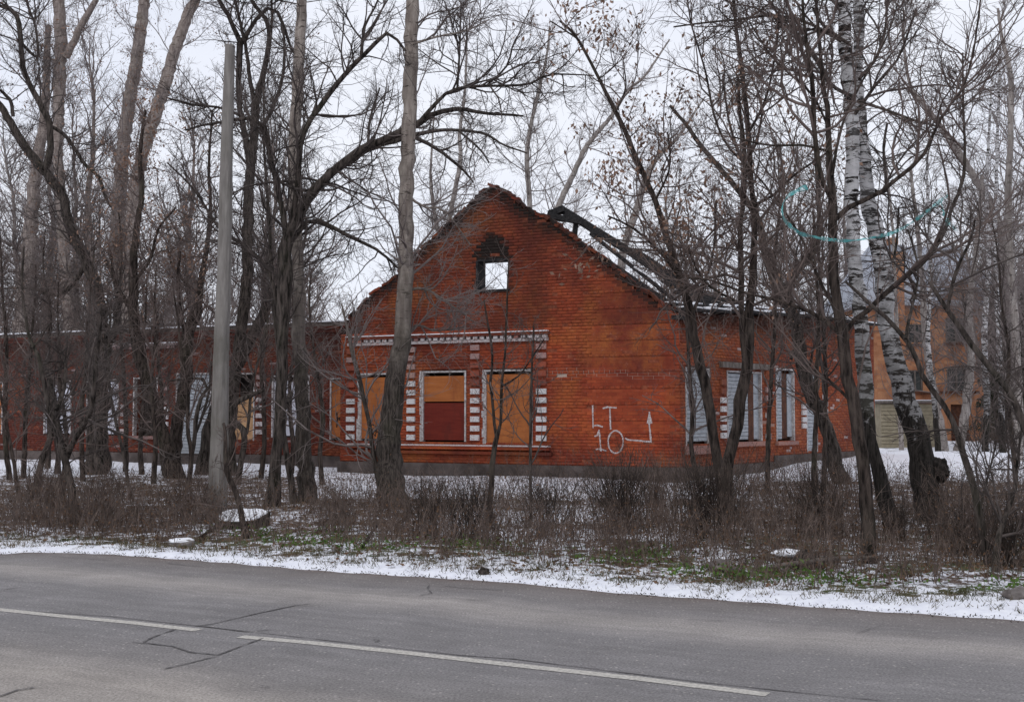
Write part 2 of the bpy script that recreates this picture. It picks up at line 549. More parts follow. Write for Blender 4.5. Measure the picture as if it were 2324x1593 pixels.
def ground_mat():
    m, nt, b = new_mat('snowy_litter', 0.85, 0.2)
    a = attr_col(nt, 'cover')
    pos = geo_pos(nt)
    lf = noise(nt, 16, 6, vec=pos, rough=0.75)
    lit = ramp(nt, lf, [(0.3, (0.035, 0.024, 0.018)), (0.5, (0.095, 0.062, 0.045)), (0.7, (0.19, 0.14, 0.10))])
    gr = noise(nt, 1.2, 4, vec=pos)
    gf = math_n(nt, 'MULTIPLY', ramp(nt, gr, [(0.42, 0.0), (0.60, 1.0)]), a[1])
    lit = mix(nt, gf, lit, (0.055, 0.075, 0.022))
    n1 = noise(nt, 6.0, 8, vec=pos, rough=0.80, stretch=(1.0, 0.8, 1.0))
    n2 = noise(nt, 1.1, 4, vec=pos)
    k = math_n(nt, 'ADD', math_n(nt, 'ADD', math_n(nt, 'MULTIPLY', n1, 1.6), math_n(nt, 'MULTIPLY', n2, 0.6)), a[0])
    sf = ramp(nt, math_n(nt, 'MULTIPLY', k, 0.5), [(0.79, 0.0), (0.825, 1.0)])
    sc = noise(nt, 9, 4, vec=pos)
    snow = ramp(nt, sc, [(0.3, (0.74, 0.75, 0.82)), (0.7, (0.87, 0.88, 0.92))])
    nt.links.new(mix(nt, sf, lit, snow), b.inputs['Base Color'])
    h = math_n(nt, 'ADD', math_n(nt, 'MULTIPLY', sf, 1.0), math_n(nt, 'MULTIPLY', n1, 1.2))
    bump(nt, b, h, 0.5, 0.03)
    return m


M['ground'] = ground_mat()

# ------------------------------------------------------------------ road
EDGE = [(0, 1258), (50, 1253.5), (130, 1254), (250, 1258), (475, 1274), (750, 1297), (1162, 1322), (1412, 1347), (1662, 1363), (1912, 1382), (2324, 1409)]
eg = np.array([G(u, v)[:2] for u, v in EDGE])
o = np.argsort(eg[:, 0]); eg = eg[o]
dl = norm(np.array([-0.87, 0.42])); dr = norm(eg[-1] - eg[-4])
left_ext = [eg[0] + dl * t for t in (140, 70, 30, 12, 5)]
right_ext = [eg[-1] + dr * t for t in (3, 8, 20, 60, 120)]
eg = np.array(left_ext + list(eg) + right_ext)


def edge_y(x):
    return np.interp(x, eg[:, 0], eg[:, 1])


xs = np.concatenate([np.linspace(eg[0, 0], -12, 60), np.linspace(-11.9, 10, 260), np.linspace(10.1, eg[-1, 0], 60)])
ac = np.array([0, 0.25, 0.6, 1.0, 1.6, 2.4, 3.5, 5, 7, 9, 11.5])
perp = np.array([-0.45, -0.893])
wig = 0.025 * np.sin(xs * 7.1) + 0.02 * np.sin(xs * 17.3 + 1) + 0.015 * np.sin(xs * 41)
base = np.stack([xs, edge_y(xs) + 0.10 + wig], 1)
V = np.zeros((len(xs), len(ac), 3)); UV = np.zeros((len(xs), len(ac), 2))
for j, a_ in enumerate(ac):
    V[:, j, :2] = base + perp * a_
    V[:, j, 2] = 0.0
    UV[:, j, 0] = xs; UV[:, j, 1] = a_
ii = np.arange(len(xs) * len(ac)).reshape(len(xs), len(ac))
F = np.stack([ii[:-1, :-1], ii[:-1, 1:], ii[1:, 1:], ii[1:, :-1]], -1).reshape(-1, 4)
road = mk('road', V.reshape(-1, 3), F, M['road'], uv=UV.reshape(-1, 2))
tag(road, kind='structure')


def ribbon(pts, w, z, rng, jag=0.3, sub=6):
    """flat strip on the ground along pixel points"""
    g = np.array([G(u, v)[:2] for u, v in pts])
    q = []
    for i in range(len(g) - 1):
        for k in range(sub):
            q.append(g[i] + (g[i + 1] - g[i]) * k / sub)
    q.append(g[-1]); q = np.array(q)
    if jag:
        q[1:-1] += rng.normal(size=q[1:-1].shape) * w * jag
    t = norm(np.gradient(q, axis=0)); nn = np.stack([-t[:, 1], t[:, 0]], 1)
    ww = w * (1 + (rng.normal(size=len(q)) * 0.35 if jag else np.zeros(len(q))))
    if jag:
        ww[0] *= 0.2; ww[-1] *= 0.2
    ww = np.abs(ww) / 2
    L = np.concatenate([q + nn * ww[:, None], np.full((len(q), 1), z)], 1)
    R_ = np.concatenate([q - nn * ww[:, None], np.full((len(q), 1), z)], 1)
    V = np.concatenate([L, R_]); n = len(q)
    F = np.array([[i, i + n, i + n + 1, i + 1] for i in range(n - 1)])
    return V, F


def joined(name, parts, mat, parent=None, smooth=False, origin=None, attr=None):
    Vs, Fs, n = [], [], 0
    for V, F in parts:
        Vs.append(V); Fs.append(F + n); n += len(V)
    return mk(name, np.concatenate(Vs), np.concatenate(Fs), mat, parent, smooth, origin=origin)


r1 = np.random.default_rng(3)
for pts in ([(-60, 1376), (0, 1383.5), (150, 1399), (300, 1413), (450, 1430)],
            [(545, 1444.5), (700, 1458), (900, 1479), (1162, 1508.5), (1450, 1540), (1742, 1576)]):
    V, F = ribbon(pts, 0.105, 0.003, r1, jag=0)
    lm = mk('lane_marking', V, F, M['line_paint'], road)
H = lambda a: [(x * 0.5, 1146.6 + y * 0.5) for x, y in a]
H2 = lambda a: [(1162 + x * 0.5, 1146.6 + y * 0.5) for x, y in a]
cr = [(H([(130, 480), (500, 505), (870, 545), (1230, 585), (1530, 618), (2080, 680), (2324, 697)]) + H2([(430, 750), (880, 805), (1300, 850), (1700, 890)]), 0.022),
      (H([(880, 550), (960, 540), (1150, 495), (1340, 455), (1420, 446)]), 0.032), (H([(1270, 466), (1460, 453)]), 0.02),
      (H([(890, 545), (1000, 560), (1120, 575), (1230, 566)]), 0.02),
      (H([(800, 562), (690, 600), (650, 625), (780, 640), (870, 668), (990, 680), (1110, 635), (1200, 602)]), 0.03),
      (H([(1000, 682), (870, 715), (740, 745)]), 0.026), (H([(660, 630), (590, 620)]), 0.015),
      (H([(-40, 880), (0, 868), (80, 840), (160, 828)]), 0.03), (H([(0, 384), (100, 374)]), 0.02),
      (H([(750, 262), (860, 275), (950, 278)]), 0.02), (H([(210, 233), (330, 240), (520, 252)]), 0.02),
      (H([(1950, 360), (1940, 380), (1960, 400), (1900, 412)]), 0.022), (H([(2010, 365), (2100, 375), (2324, 388)]), 0.02),
      (H([(2040, 420), (2150, 430), (2240, 434)]), 0.015), (H([(1700, 625), (1720, 615), (1690, 612)]), 0.02),
      (H2([(760, 520), (980, 528)]), 0.015), (H2([(1340, 490), (1470, 494)]), 0.014), (H2([(1560, 585), (1700, 540)]), 0.012), (H2([(600, 440), (880, 452)]), 0.012), (H([(1180, 822), (1230, 830)]), 0.02)]
for i, (pts, w) in enumerate(cr):
    V, F = ribbon(pts, w * 0.55, 0.0045 + 0.0003 * i, r1, 0.10, sub=5)
    mk('tar_crack', V, F, M['tar'], road)

# ------------------------------------------------------------------ terrain
def hsh(x, y):
    return (0.035 * np.sin(x * 1.3 + 0.7 * y) + 0.03 * np.sin(0.9 * y - x * 0.6 + 2) + 0.014 * np.sin(3.7 * x + 1.1) * np.sin(3.1 * y)
            + 0.008 * np.sin(9.1 * x + 2 * y) * np.sin(8.3 * y - x))


def sstep(a, b, x):
    t = np.clip((x - a) / (b - a), 0, 1)
    return t * t * (3 - 2 * t)


def tz(x, y):
    x = np.asarray(x, float); y = np.asarray(y, float)
    sd = (y - edge_y(x)) * 0.9
    ragged = 0.02 * np.sin(x * 11) * np.sin(x * 23 + 1) + 0.015 * np.sin(x * 57)
    z = np.where(sd < -0.35, -0.12, np.interp(sd + ragged, [-0.35, 0.0, 0.12, 0.5, 1.5], [-0.12, -0.004, 0.035, 0.055, 0.06]))
    k = sstep(0.2, 1.2, sd)
    z = z + k * hsh(x, y) * 0.8
    rise = 0.30 * sstep(27.5, 36, y) * sstep(3.5, 7.5, x)
    return z + rise


def tz1(x, y):
    return float(tz(x, y))


gx = np.concatenate([np.linspace(-400, -24, 18)[:-1], np.arange(-24, 24, 0.14), np.linspace(24, 400, 18)])
gy = np.concatenate([np.linspace(-60, 6, 12)[:-1], np.arange(6, 17, 0.10), np.arange(17, 46, 0.2), np.linspace(46, 700, 26)])
GX, GY = np.meshgrid(gx, gy, indexing='ij')
GZ = tz(GX, GY)
pu, pv = proj(np.stack([GX, np.maximum(GY, 3), GZ], -1))
sd = (GY - edge_y(GX)) * 0.9
cov = np.full(GX.shape, 0.46)
cov = np.where(pv > 1225, 0.47, cov)
wd = 0.16 + 0.35 * sstep(1.0, 4.0, GX) + 0.12 * np.sin(GX * 1.7) + 0.3 * (1 - sstep(-7, -5, GX))
cov += (0.15 + 0.16 * np.maximum(sstep(0.5, 3.0, GX), 1 - sstep(-7.5, -5.0, GX))) * (1 - sstep(wd, wd + 0.3, sd)) + 0.12 * (1 - sstep(0.05, 0.18, sd)) + 0.10 * (1 - sstep(wd + 0.5, wd + 1.6, sd))
cov = np.where(sd < 0.05, 1.2, cov)
band = lambda lo, hi, s=8: sstep(lo - s, lo + s, pv) * (1 - sstep(hi - s, hi + s, pv))
cov += 0.55 * band(1060, 1128) * (pu > 690) * (pu < 1700)
cov += 0.75 * band(1030, 1088) * (pu > 1690)
cov += 0.42 * band(1035, 1078) * (pu <= 690)
cov += 0.50 * band(1160 - 0.03 * (pu - 1200), 1188 - 0.03 * (pu - 1200), 5) * (pu > 1000) * (pu < 1560)
cov += 0.25 * band(1200, 1225, 6) * (pu > 1000) * (pu < 1560)
cov += 0.2 * (pv < 1030)
grn = 0.9 * band(1215, 1350, 10) * (sd > 0.3) + 0.25 * (pv > 1130) * (pu > 1150) * (pu < 1560)
cv = np.zeros(GX.shape + (4,)); cv[..., 0] = np.clip(cov, 0, 1.2); cv[..., 1] = grn; cv[..., 3] = 1
ii = np.arange(GX.size).reshape(GX.shape)
F = np.stack([ii[:-1, :-1], ii[1:, :-1], ii[1:, 1:], ii[:-1, 1:]], -1).reshape(-1, 4)
ter = mk('ground', np.stack([GX, GY, GZ], -1).reshape(-1, 3), F, M['ground'], smooth=True, attr={'cover': cv.reshape(-1, 4)})
tag(ter, kind='structure')

# ------------------------------------------------------------------ the burnt brick house
Z3 = np.array([0, 0, 1.0])
CORN = G(1545, 1097)
FL = G(771, 1077)
dF = norm(np.array([FL[0] - CORN[0], FL[1] - CORN[1], 0.0])); LF = float(np.linalg.norm((FL - CORN)[:2]))
nF = np.array([-dF[1], dF[0], 0.0]); nF = nF if nF[1] < 0 else -nF
vpR = np.array([(3400 - 1162) / FPX, 1.0, 0]); dR = norm(vpR)
nR = np.array([dR[1], -dR[0], 0.0])
LW0 = G(771, 1062.5); LW0[2] = 0
COURSE = 0.0765


class Wall:
    def __init__(s, O, d, n):
        s.O = np.array([O[0], O[1], 0.0]); s.d = d; s.n = n

    def at(s, u, v, off=0.0):
        """picture point -> (s, z) on the plane shifted by off along the normal"""
        r = ray(u, v)
        c = np.array([0, 0, CAMH]); o = s.O + s.n * off
        t = np.dot(o - c, s.n) / np.dot(r, s.n)
        p = c + r * t
        return float(np.dot(p - s.O, s.d)), float(p[2])

    def rect(s, u0, u1, v0, v1):
        a0, z1 = s.at(u0, v0); b0, z0 = s.at(u1, v1)
        za = s.at(u1, v0)[1]; zb = s.at(u0, v1)[1]
        return min(a0, b0), max(a0, b0), (z0 + zb) / 2, (z1 + za) / 2

    def pt(s, a, z, off=0.0):
        return s.O + s.d * a + Z3 * z + s.n * off

    def box(s, mb, a0, a1, z0, z1, o0, o1, col=None):
        mb.box(s.O, s.d, s.n, Z3, (a0, o0, z0), (a1, o1, z1), col)


house = empty('abandoned_brick_house', (CORN[0], CORN[1], 0),
              'burnt-out red brick house with a ragged bare gable and boarded windows', 'house')
HO = np.array([CORN[0], CORN[1], 0.0])
W1 = Wall(CORN, dF, nF)
W2 = Wall(CORN, dR, nR)
W3 = Wall(LW0, dF, nF)
LEFTLEN = 24.0
RLEN = 11.2

GAB = [(760, 748), (779, 738), (793, 713), (820, 688), (841, 661), (868, 645), (895, 625), (920, 598), (944, 568), (976, 540), (1004, 516), (1040, 484), (1064, 460),
       (1092, 432), (1108, 416), (1125, 420), (1150, 432), (1168, 447), (1185, 462), (1215, 480), (1243, 491), (1270, 512), (1300, 533), (1325, 552), (1350, 568), (1380, 590),
       (1410, 618), (1450, 648), (1490, 674), (1520, 695), (1550, 706)]
gp = sorted(W1.at(u, v) for u, v in GAB)
gps, gpz = np.array([p[0] for p in gp]), np.array([p[1] for p in gp])
top1 = lambda a: float(np.interp(a, gps, gpz))

win1 = [W1.rect(816, 893, 846, 1000), W1.rect(957, 1058, 841, 1002), W1.rect(1099, 1209, 838, 1008)]
attic = W1.rect(1084, 1153, 592, 657)
win2 = [W2.rect(1555, 1612, 834, 1011), W2.rect(1649, 1730, 842, 1002), W2.rect(1760, 1804, 836, 1001), W2.rect(1829, 1856, 843, 1026)]
win3 = [W3.rect(749, 800, 857, 998), W3.rect(617, 702, 851, 993), W3.rect(527, 577, 846, 1000), W3.rect(400, 478, 846, 1030), W3.rect(303, 357, 856, 989),
        W3.rect(197, 268, 860, 987), W3.rect(101, 161, 863, 985), W3.rect(-60, 5, 866, 985)]

SINGLES = []


def build_wall(W, a_max, z_min, topf, openings, mat, name, soot=None, paint=None, seed=0, thick=0.42, jag=0.0, parity=0):
    rng = np.random.default_rng(seed)
    core = MB(); bricks = []
    nc = int(9 / COURSE)
    for c in range(nc):
        z0 = z_min + c * COURSE; z1 = z0 + COURSE; zm = (z0 + z1) / 2
        # spans under the outline
        N = 400
        aa = np.linspace(0, a_max, N)
        jg = rng.uniform(-jag, jag, size=64)
        ok = np.array([topf(a) for a in aa]) + np.interp(aa, np.linspace(0, a_max, 64), jg) >= z1
        if not ok.any(): break
        spans = []; i = 0
        ea, eb = rng.uniform(-0.02, 0.06, 2) if jag else (0, 0)
        while i < N:
            if ok[i]:
                j = i
                while j + 1 < N and ok[j + 1]: j += 1
                if aa[j] - aa[i] > 0.08 + ea + eb: spans.append((aa[i] + ea * (aa[i] > 0.05), aa[j] - eb * (aa[j] < a_max - 0.05)))
                i = j + 1
            else: i += 1
        for (o0, o1, p0, p1) in openings:
            if p0 < zm < p1:
                ns = []
                for (s0, s1) in spans:
                    if s1 <= o0 or s0 >= o1: ns.append((s0, s1)); continue
                    if s0 < o0: ns.append((s0, o0))
                    if s1 > o1: ns.append((o1, s1))
                spans = ns
        for (s0, s1) in spans:
            wht = 0.0
            if name == 'front' and 2.42 < zm < 2.72: wht = 0.75
            if name == 'side' and (0.9 < zm < 1.5): wht = 0.35
            n_seg = max(1, int((s1 - s0) / 1.2))
            for q in range(n_seg):
                q0 = s0 + (s1 - s0) * q / n_seg; q1 = s0 + (s1 - s0) * (q + 1) / n_seg
                so = soot((q0 + q1) / 2, zm) if soot else 0
                ww = wht * (rng.random() > 0.35) if not (name == 'front' and (q0 + q1) / 2 > 4.1) else 0
                W.box(core, q0, q1, z0, z1, -thick, -0.0045 - 0.0006 * (q % 2), (0.5, ww, so, 1))
            # bricks
            off = 0.13 if (c % 2) else 0.0
            header = (c % 5 == 4)
            bl = 0.125 if header else 0.25
            k = math.floor((s0 - off) / (bl + 0.010))
            a = off + k * (bl + 0.010)
            while a < s1:
                b0, b1 = max(a, s0), min(a + bl, s1)
                if b1 - b0 > 0.035:
                    full = (b1 - b0) > bl - 0.002 and not header
                    am = (b0 + b1) / 2
                    tint = float(np.clip(rng.normal(0.5, 0.26), 0, 1))
                    pr = float(rng.normal(0, 0.0022)) + (0.004 if rng.random() < 0.04 else 0)
                    if rng.random() < 0.012: pr -= 0.018
                    so = soot(am, zm) if soot else 0
                    pa = paint(am, zm, rng) if paint else 0
                    bricks.append((b0, b1, z0 + 0.0028, z1 - 0.0028, pr, tint, pa, so, full))
                a += bl + 0.010
    wobj = core.build('wall', M['mortar'], house, origin=HO)
    # which bricks stand alone
    return wobj, bricks


def soot1(a, z):
    t = top1(a) - z
    s = 0.0
    ed = 0.85 if a > 3.2 else 0.55
    s = max(s, 0.98 * max(0, 1 - t / ed) ** 0.8) * (1.0 if z > 4.0 else 0)
    # burnt patch over the attic window
    ac_ = (attic[0] + attic[1]) / 2
    dx = abs(a - ac_) / 0.58; dz = (z - attic[3])
    if dz > -0.05:
        q_ = (dx / 1.05) ** 2 + ((dz - 0.1) / 0.72) ** 2 + 0.12 * math.sin(a * 17) * math.sin(z * 13)
        s = max(s, min(1.0, 1.7 * (1 - q_)))
    if attic[2] - 0.1 < z < attic[3] + 0.1 and attic[0] - 0.08 < a < attic[1] + 0.12: s = max(s, 0.6)
    # smoke on the left shoulder and a broad stain to the left of the window
    if a > 7.6 and z > 3.75: s = max(s, 0.72 * sstep(7.6, 9.2, a))
    if a > 5.6 and 5.6 < z < 7.0: s = max(s, 0.45)
    if z > 3.7: s = max(s, 0.20 + 0.18 * (a > 3.4))
    s = max(s, 0.14 * float(sstep(3.6, 5.0, a)))
    if z > 3.2: s = max(s, 0.22 * float(sstep(3.2, 5.0, z)) * (0.6 + 0.4 * math.sin(a * 2.1 + z * 1.7)))
    return float(min(s, 1.0))


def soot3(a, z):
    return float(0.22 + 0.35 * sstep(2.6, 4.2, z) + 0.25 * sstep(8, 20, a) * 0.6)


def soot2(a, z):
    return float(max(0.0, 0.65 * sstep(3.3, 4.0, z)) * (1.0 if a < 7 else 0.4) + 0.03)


ztop3 = W3.at(735, 741)[1]
wall1, bk1 = build_wall(W1, LF, 0.36, top1, win1 + [attic], M['brick'], 'front', soot=soot1, seed=1, jag=0.06)
top2 = lambda a: 4.02 + 0.25 * min(1, a / 6.0)
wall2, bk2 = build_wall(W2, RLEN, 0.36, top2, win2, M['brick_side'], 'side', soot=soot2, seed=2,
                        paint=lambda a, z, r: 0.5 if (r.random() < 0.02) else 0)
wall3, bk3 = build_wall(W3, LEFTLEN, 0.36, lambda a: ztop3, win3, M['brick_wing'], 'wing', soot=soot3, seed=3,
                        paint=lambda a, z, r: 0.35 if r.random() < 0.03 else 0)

# bricks: the 300 that show largest stand alone, the rest is one part per wall
cands = []
for wi, (W, bk) in enumerate(((W1, bk1), (W2, bk2))):
    for bi, b in enumerate(bk):
        if not b[8]: continue
        p = W.pt((b[0] + b[1]) / 2, (b[2] + b[3]) / 2)
        dist = np.linalg.norm(p - np.array([0, 0, CAMH]))
        face = -np.dot(W.n, p - np.array([0, 0, CAMH])) / dist
        if b[2] < 1.15 or b[5] is None: continue
        cands.append((face / dist ** 2, wi, bi))
cands.sort(reverse=True)
single = {(wi, bi) for _, wi, bi in cands[:300]}
proto = {}


def brick_mesh(W, wi, tq, soq):
    key = (wi, tq, soq)
    if key not in proto:
        V = []
        for i in (-0.125, 0.125):
            for j in (-0.06, 0.0):
                for k in (-(COURSE / 2 - 0.005), COURSE / 2 - 0.005):
                    V.append((i, j, k * 1.045))
        # local axes: x along wall, y outward, z up
        me = bpy.data.meshes.new('brick')
        me.from_pydata(V, [], [list(map(int, f)) for f in BOXF])
        a = me.color_attributes.new('tint', 'FLOAT_COLOR', 'POINT')
        a.data.foreach_set("color", np.tile(np.array([tq / 12.0, 0, soq / 8.0, 1], dtype=np.float32), 8))
        me.materials.append(M['brick'] if wi == 0 else M['brick_side'])
        proto[key] = me
    return proto[key]


def place_bricks(W, wi, bk, mat, wobj):
    n = len(bk)
    rest = [b for bi, b in enumerate(bk) if (wi, bi) not in single]
    A = np.array([[b[0], b[1], b[2], b[3], b[4], b[5], b[6], b[7]] for b in rest])
    V = np.zeros((len(A), 8, 3)); q = 0
    for i in (0, 1):
        for j in (0, 1):
            for k in (0, 1):
                a = A[:, 1] if i else A[:, 0]
                o_ = A[:, 4] if j else np.full(len(A), -0.03)
                z = A[:, 3] if k else A[:, 2]
                V[:, q] = W.O + a[:, None] * W.d + z[:, None] * Z3 + o_[:, None] * W.n
                q += 1
    F = (BOXF[None] + (np.arange(len(A)) * 8)[:, None, None])
    # drop the back face (index 2 is the inner side)
    keep = [0, 1, 3, 4, 5]
    F = F[:, keep].reshape(-1, 4)
    C = np.zeros((len(A), 8, 4)); C[..., 0] = A[:, 5, None]; C[..., 1] = A[:, 6, None]; C[..., 2] = A[:, 7, None]; C[..., 3] = 1
    o = mk('bricks', V.reshape(-1, 3), F, mat, wobj, attr={'tint': C.reshape(-1, 4)}, origin=HO)
    o['kind'] = 'stuff'
    rot = Matrix(((W.d[0], W.n[0], 0), (W.d[1], W.n[1], 0), (0, 0, 1))).to_4x4()
    for bi, b in enumerate(bk):
        if (wi, bi) in single:
            me = brick_mesh(W, wi, int(round(b[5] * 12)), int(round(b[7] * 8)))
            ob = bpy.data.objects.new('brick', me)
            p = W.pt((b[0] + b[1]) / 2, (b[2] + b[3]) / 2, b[4]) - HO
            ob.matrix_local = Matrix.Translation(Vector(p)) @ rot
            COL.objects.link(ob); ob.parent = wobj


# Box face order: find the inner side face (j == 0)
place_bricks(W1, 0, bk1, M['brick'], wall1)
place_bricks(W2, 1, bk2, M['brick_side'], wall2)
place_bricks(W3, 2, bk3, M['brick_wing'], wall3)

# plinths
mb = MB(); W1.box(mb, -0.05, LF + 0.05, -0.2, 0.36, -0.45, 0.055)
for k in range(14):
    a = 0.2 + k * 0.68
    W1.box(mb, a, a + random.uniform(0.3, 0.62), -0.2, random.uniform(0.02, 0.12), 0.05, random.uniform(0.09, 0.13))
mb.build('plinth', M['plinth'], house, origin=HO)
mb = MB(); W2.box(mb, 0.06, RLEN, -0.2, 0.356, -0.45, 0.06)
W2.box(mb, 4.6, RLEN, 0.2, 0.52, -0.3, 0.045)
mb.build('plinth', M['plinth'], house, origin=HO)
mb = MB(); W3.box(mb, -1.5, LEFTLEN, -0.2, 0.357, -0.45, 0.05)
mb.build('plinth', M['plinth'], house, origin=HO)
# hidden return of the gable block, rear walls, attic floor
BACK = dR * RLEN
p0 = CORN + dF * LF
mb = MB()
mb.beam(p0 - nF * 0.2 + Z3 * 2.1 - dF * 0.2, p0 - nF * 5.0 + Z3 * 2.1 - dF * 0.2, 0.36, 3.9)
mb.build('wall', M['brick_wing'], house, origin=HO)
mb = MB()
pA = CORN + dR * RLEN; pB = CORN + dR * RLEN + dF * (LF + LEFTLEN + 2) - nF * 0
mb.beam(pA + Z3 * 2.1 - dR * 0.2, pB + Z3 * 2.1 - dR * 0.2, 0.36, 3.9)
mb.build('wall', M['brick_wing'], house, origin=HO)
mb = MB()
q0 = CORN - nF * 0.44 - nR * 0.44; q1 = p0 - nF * 0.44 - dF * 0.4
mb.prism([q1[:2], (q1 - nF * 9)[:2], (CORN + dR * (RLEN - 0.4) - nR * 0.44)[:2], q0[:2]], 3.70, 3.86)
mb.build('attic_floor', M['old_wood'], house, origin=HO)
mb = MB()
w0 = LW0 - nF * 0.02; w1 = LW0 + dF * LEFTLEN - nF * 0.02
mb.prism([(w0 - dF * 0.5)[:2], w1[:2], (w1 - nF * 7.8)[:2], (w0 - nF * 7.8 - dF * 0.5)[:2]], ztop3 + 0.005, ztop3 + 0.13)
mb.build('wing_roof', M['old_wood'], house, origin=HO)
rsn = MB()
w0s = w0 + nF * 0.10; w1s = w1 + nF * 0.10
rsn.prism([(w0s + dF * 0.02)[:2], w1s[:2], (w1 - nF * 7.0)[:2], (w0 - nF * 7.0 + dF * 0.02)[:2]], ztop3 + 0.134, ztop3 + 0.172)
rsn.build('roof_snow', M['snow'], house, origin=HO)
# cornice bands of the left wing
mb = MB()
for (zz, hh, oo) in ((ztop3 - 0.085, 0.09, 0.075), (ztop3 - 0.18, 0.09, 0.04)):
    W3.box(mb, 0.02, LEFTLEN, zz, zz + hh - 0.004, 0.006, oo, (0.35, 0, 0.45, 1))
zc = ztop3 - 0.42
W3.box(mb, 6.2, 9.6, zc, zc + 0.075, 0.006, 0.10, (0.4, 0.5, 0.2, 1))
W3.box(mb, 6.3, 9.5, zc - 0.09, zc - 0.004, 0.006, 0.06, (0.4, 0.3, 0.2, 1))
mb.build('cornice', M['brick_wing'], house, origin=HO)
mb = MB(); W3.box(mb, 6.2, 9.6, zc + 0.078, zc + 0.10, 0.004, 0.10); mb.build('ledge_snow', M['snow'], house, origin=HO)
# front cornice, with dentils and snow
ca0 = W1.at(1248, 760)[0]; ca1 = W1.at(790, 770)[0]
zct = W1.at(1243, 752)[1]
mb = MB()
W1.box(mb, ca0, ca1, zct - 0.075, zct, 0.006, 0.145, (0.3, 0.0, 0.45, 1))
W1.box(mb, ca0 + 0.03, ca1 - 0.03, zct - 0.225, zct - 0.152, 0.006, 0.085, (0.4, 0.8, 0.1, 1))
mb.build('cornice', M['brick'], house, origin=HO)
k = 0; a = ca0 + 0.05
while a < ca1 - 0.15:
    mb = MB()
    W1.box(mb, a, a + 0.115, zct - 0.149, zct - 0.079, 0.006, 0.115, (random.random(), 0.9 if random.random() > 0.25 else 0.2, 0.0, 1))
    mb.build('dentil', M['brick'], wall1, origin=HO); a += 0.19
mb = MB(); W1.box(mb, ca0 + 0.02, ca1, zct + 0.003, zct + 0.025, 0.004, 0.14)
mb.build('ledge_snow', M['snow'], house, origin=HO)
# sill band under the front windows
sa1 = W1.at(795, 1012)[0]; sa0 = W1.at(1250, 1016)[0]
zs = W1.at(1240, 1011)[1]
mb = MB()
W1.box(mb, sa0, sa1, zs - 0.035, zs, 0.006, 0.16, (0.6, 0.75, 0.0, 1))
W1.box(mb, sa0, sa1, zs - 0.115, zs - 0.038, 0.006, 0.12, (0.75, 0, 0.0, 1))
W1.box(mb, sa0 - 0.05, sa1, zs - 0.24, zs - 0.165, 0.006, 0.10, (0.2, 0, 0.35, 1))
mb.build('sill_band', M['brick'], house, origin=HO)


# pilaster blocks (two courses proud, one course slot), lower ones painted white
def pilaster(W, u0, u1, ys_painted, y_top, y_bot, mat, wall_obj, full=0.95, step=None):
    a0 = W.at(u0, 900)[0]; a1 = W.at(u1, 900)[0]
    if a0 > a1: a0, a1 = a1, a0
    zs_p = [W.at((u0 + u1) / 2, y)[1] for y in ys_painted]
    st = step or 3 * COURSE * 0.96
    zt = W.at((u0 + u1) / 2, y_top)[1]; zb = W.at((u0 + u1) / 2, y_bot)[1]
    zlist = list(zs_p)
    z = max(zs_p) + st
    while z < zt: zlist.append(z); z += st
    for i, z in enumerate(zlist):
        painted = i < len(zs_p)
        p = (full if painted else (0.4 if random.random() < 0.35 else 0.05))
        mb = MB()
        W.box(mb, a0, a1, z - 0.068, z + 0.068, 0.006, 0.055, (random.uniform(.3, .8), p, 0.0 if painted else 0.15, 1))
        mb.build('quoin_block', mat, wall_obj, origin=HO)


pilaster(W1, 788, 806, [911, 931, 951, 971, 991], 785, 0, M['brick'], wall1, 1.6)
pilaster(W1, 925, 943, [871, 891, 911, 931, 951, 972, 992], 785, 0, M['brick'], wall1, 1.5)
pilaster(W1, 1069, 1089, [888, 909, 930, 951, 972, 993], 785, 0, M['brick'], wall1, 1.0)
pilaster(W1, 1218, 1241, [888, 908, 930, 951, 972, 994], 785, 0, M['brick'], wall1, 1.7)
pilaster(W2, 1634, 1645, [908, 928, 950, 970, 988], 860, 0, M['brick_side'], wall2, 1.3)
pilaster(W2, 1736, 1745, [942, 990], 850, 0, M['brick_side'], wall2, 1.0)
pilaster(W2, 1818, 1827, [922, 936, 952, 966], 870, 0, M['brick_side'], wall2, 1.2)
pilaster(W2, 1866, 1875, [900, 917, 934, 952, 973], 870, 0, M['brick_side'], wall2, 1.3)
pilaster(W3, 583, 604, [888, 907, 925, 943, 962, 980], 830, 0, M['brick_wing'], wall3, 0.75)
pilaster(W3, 368, 384, [928, 946, 962, 980], 835, 0, M['brick_wing'], wall3, 1.0)
pilaster(W3, 276, 292, [922, 940, 958, 978], 870, 0, M['brick_wing'], wall3, 0.6)


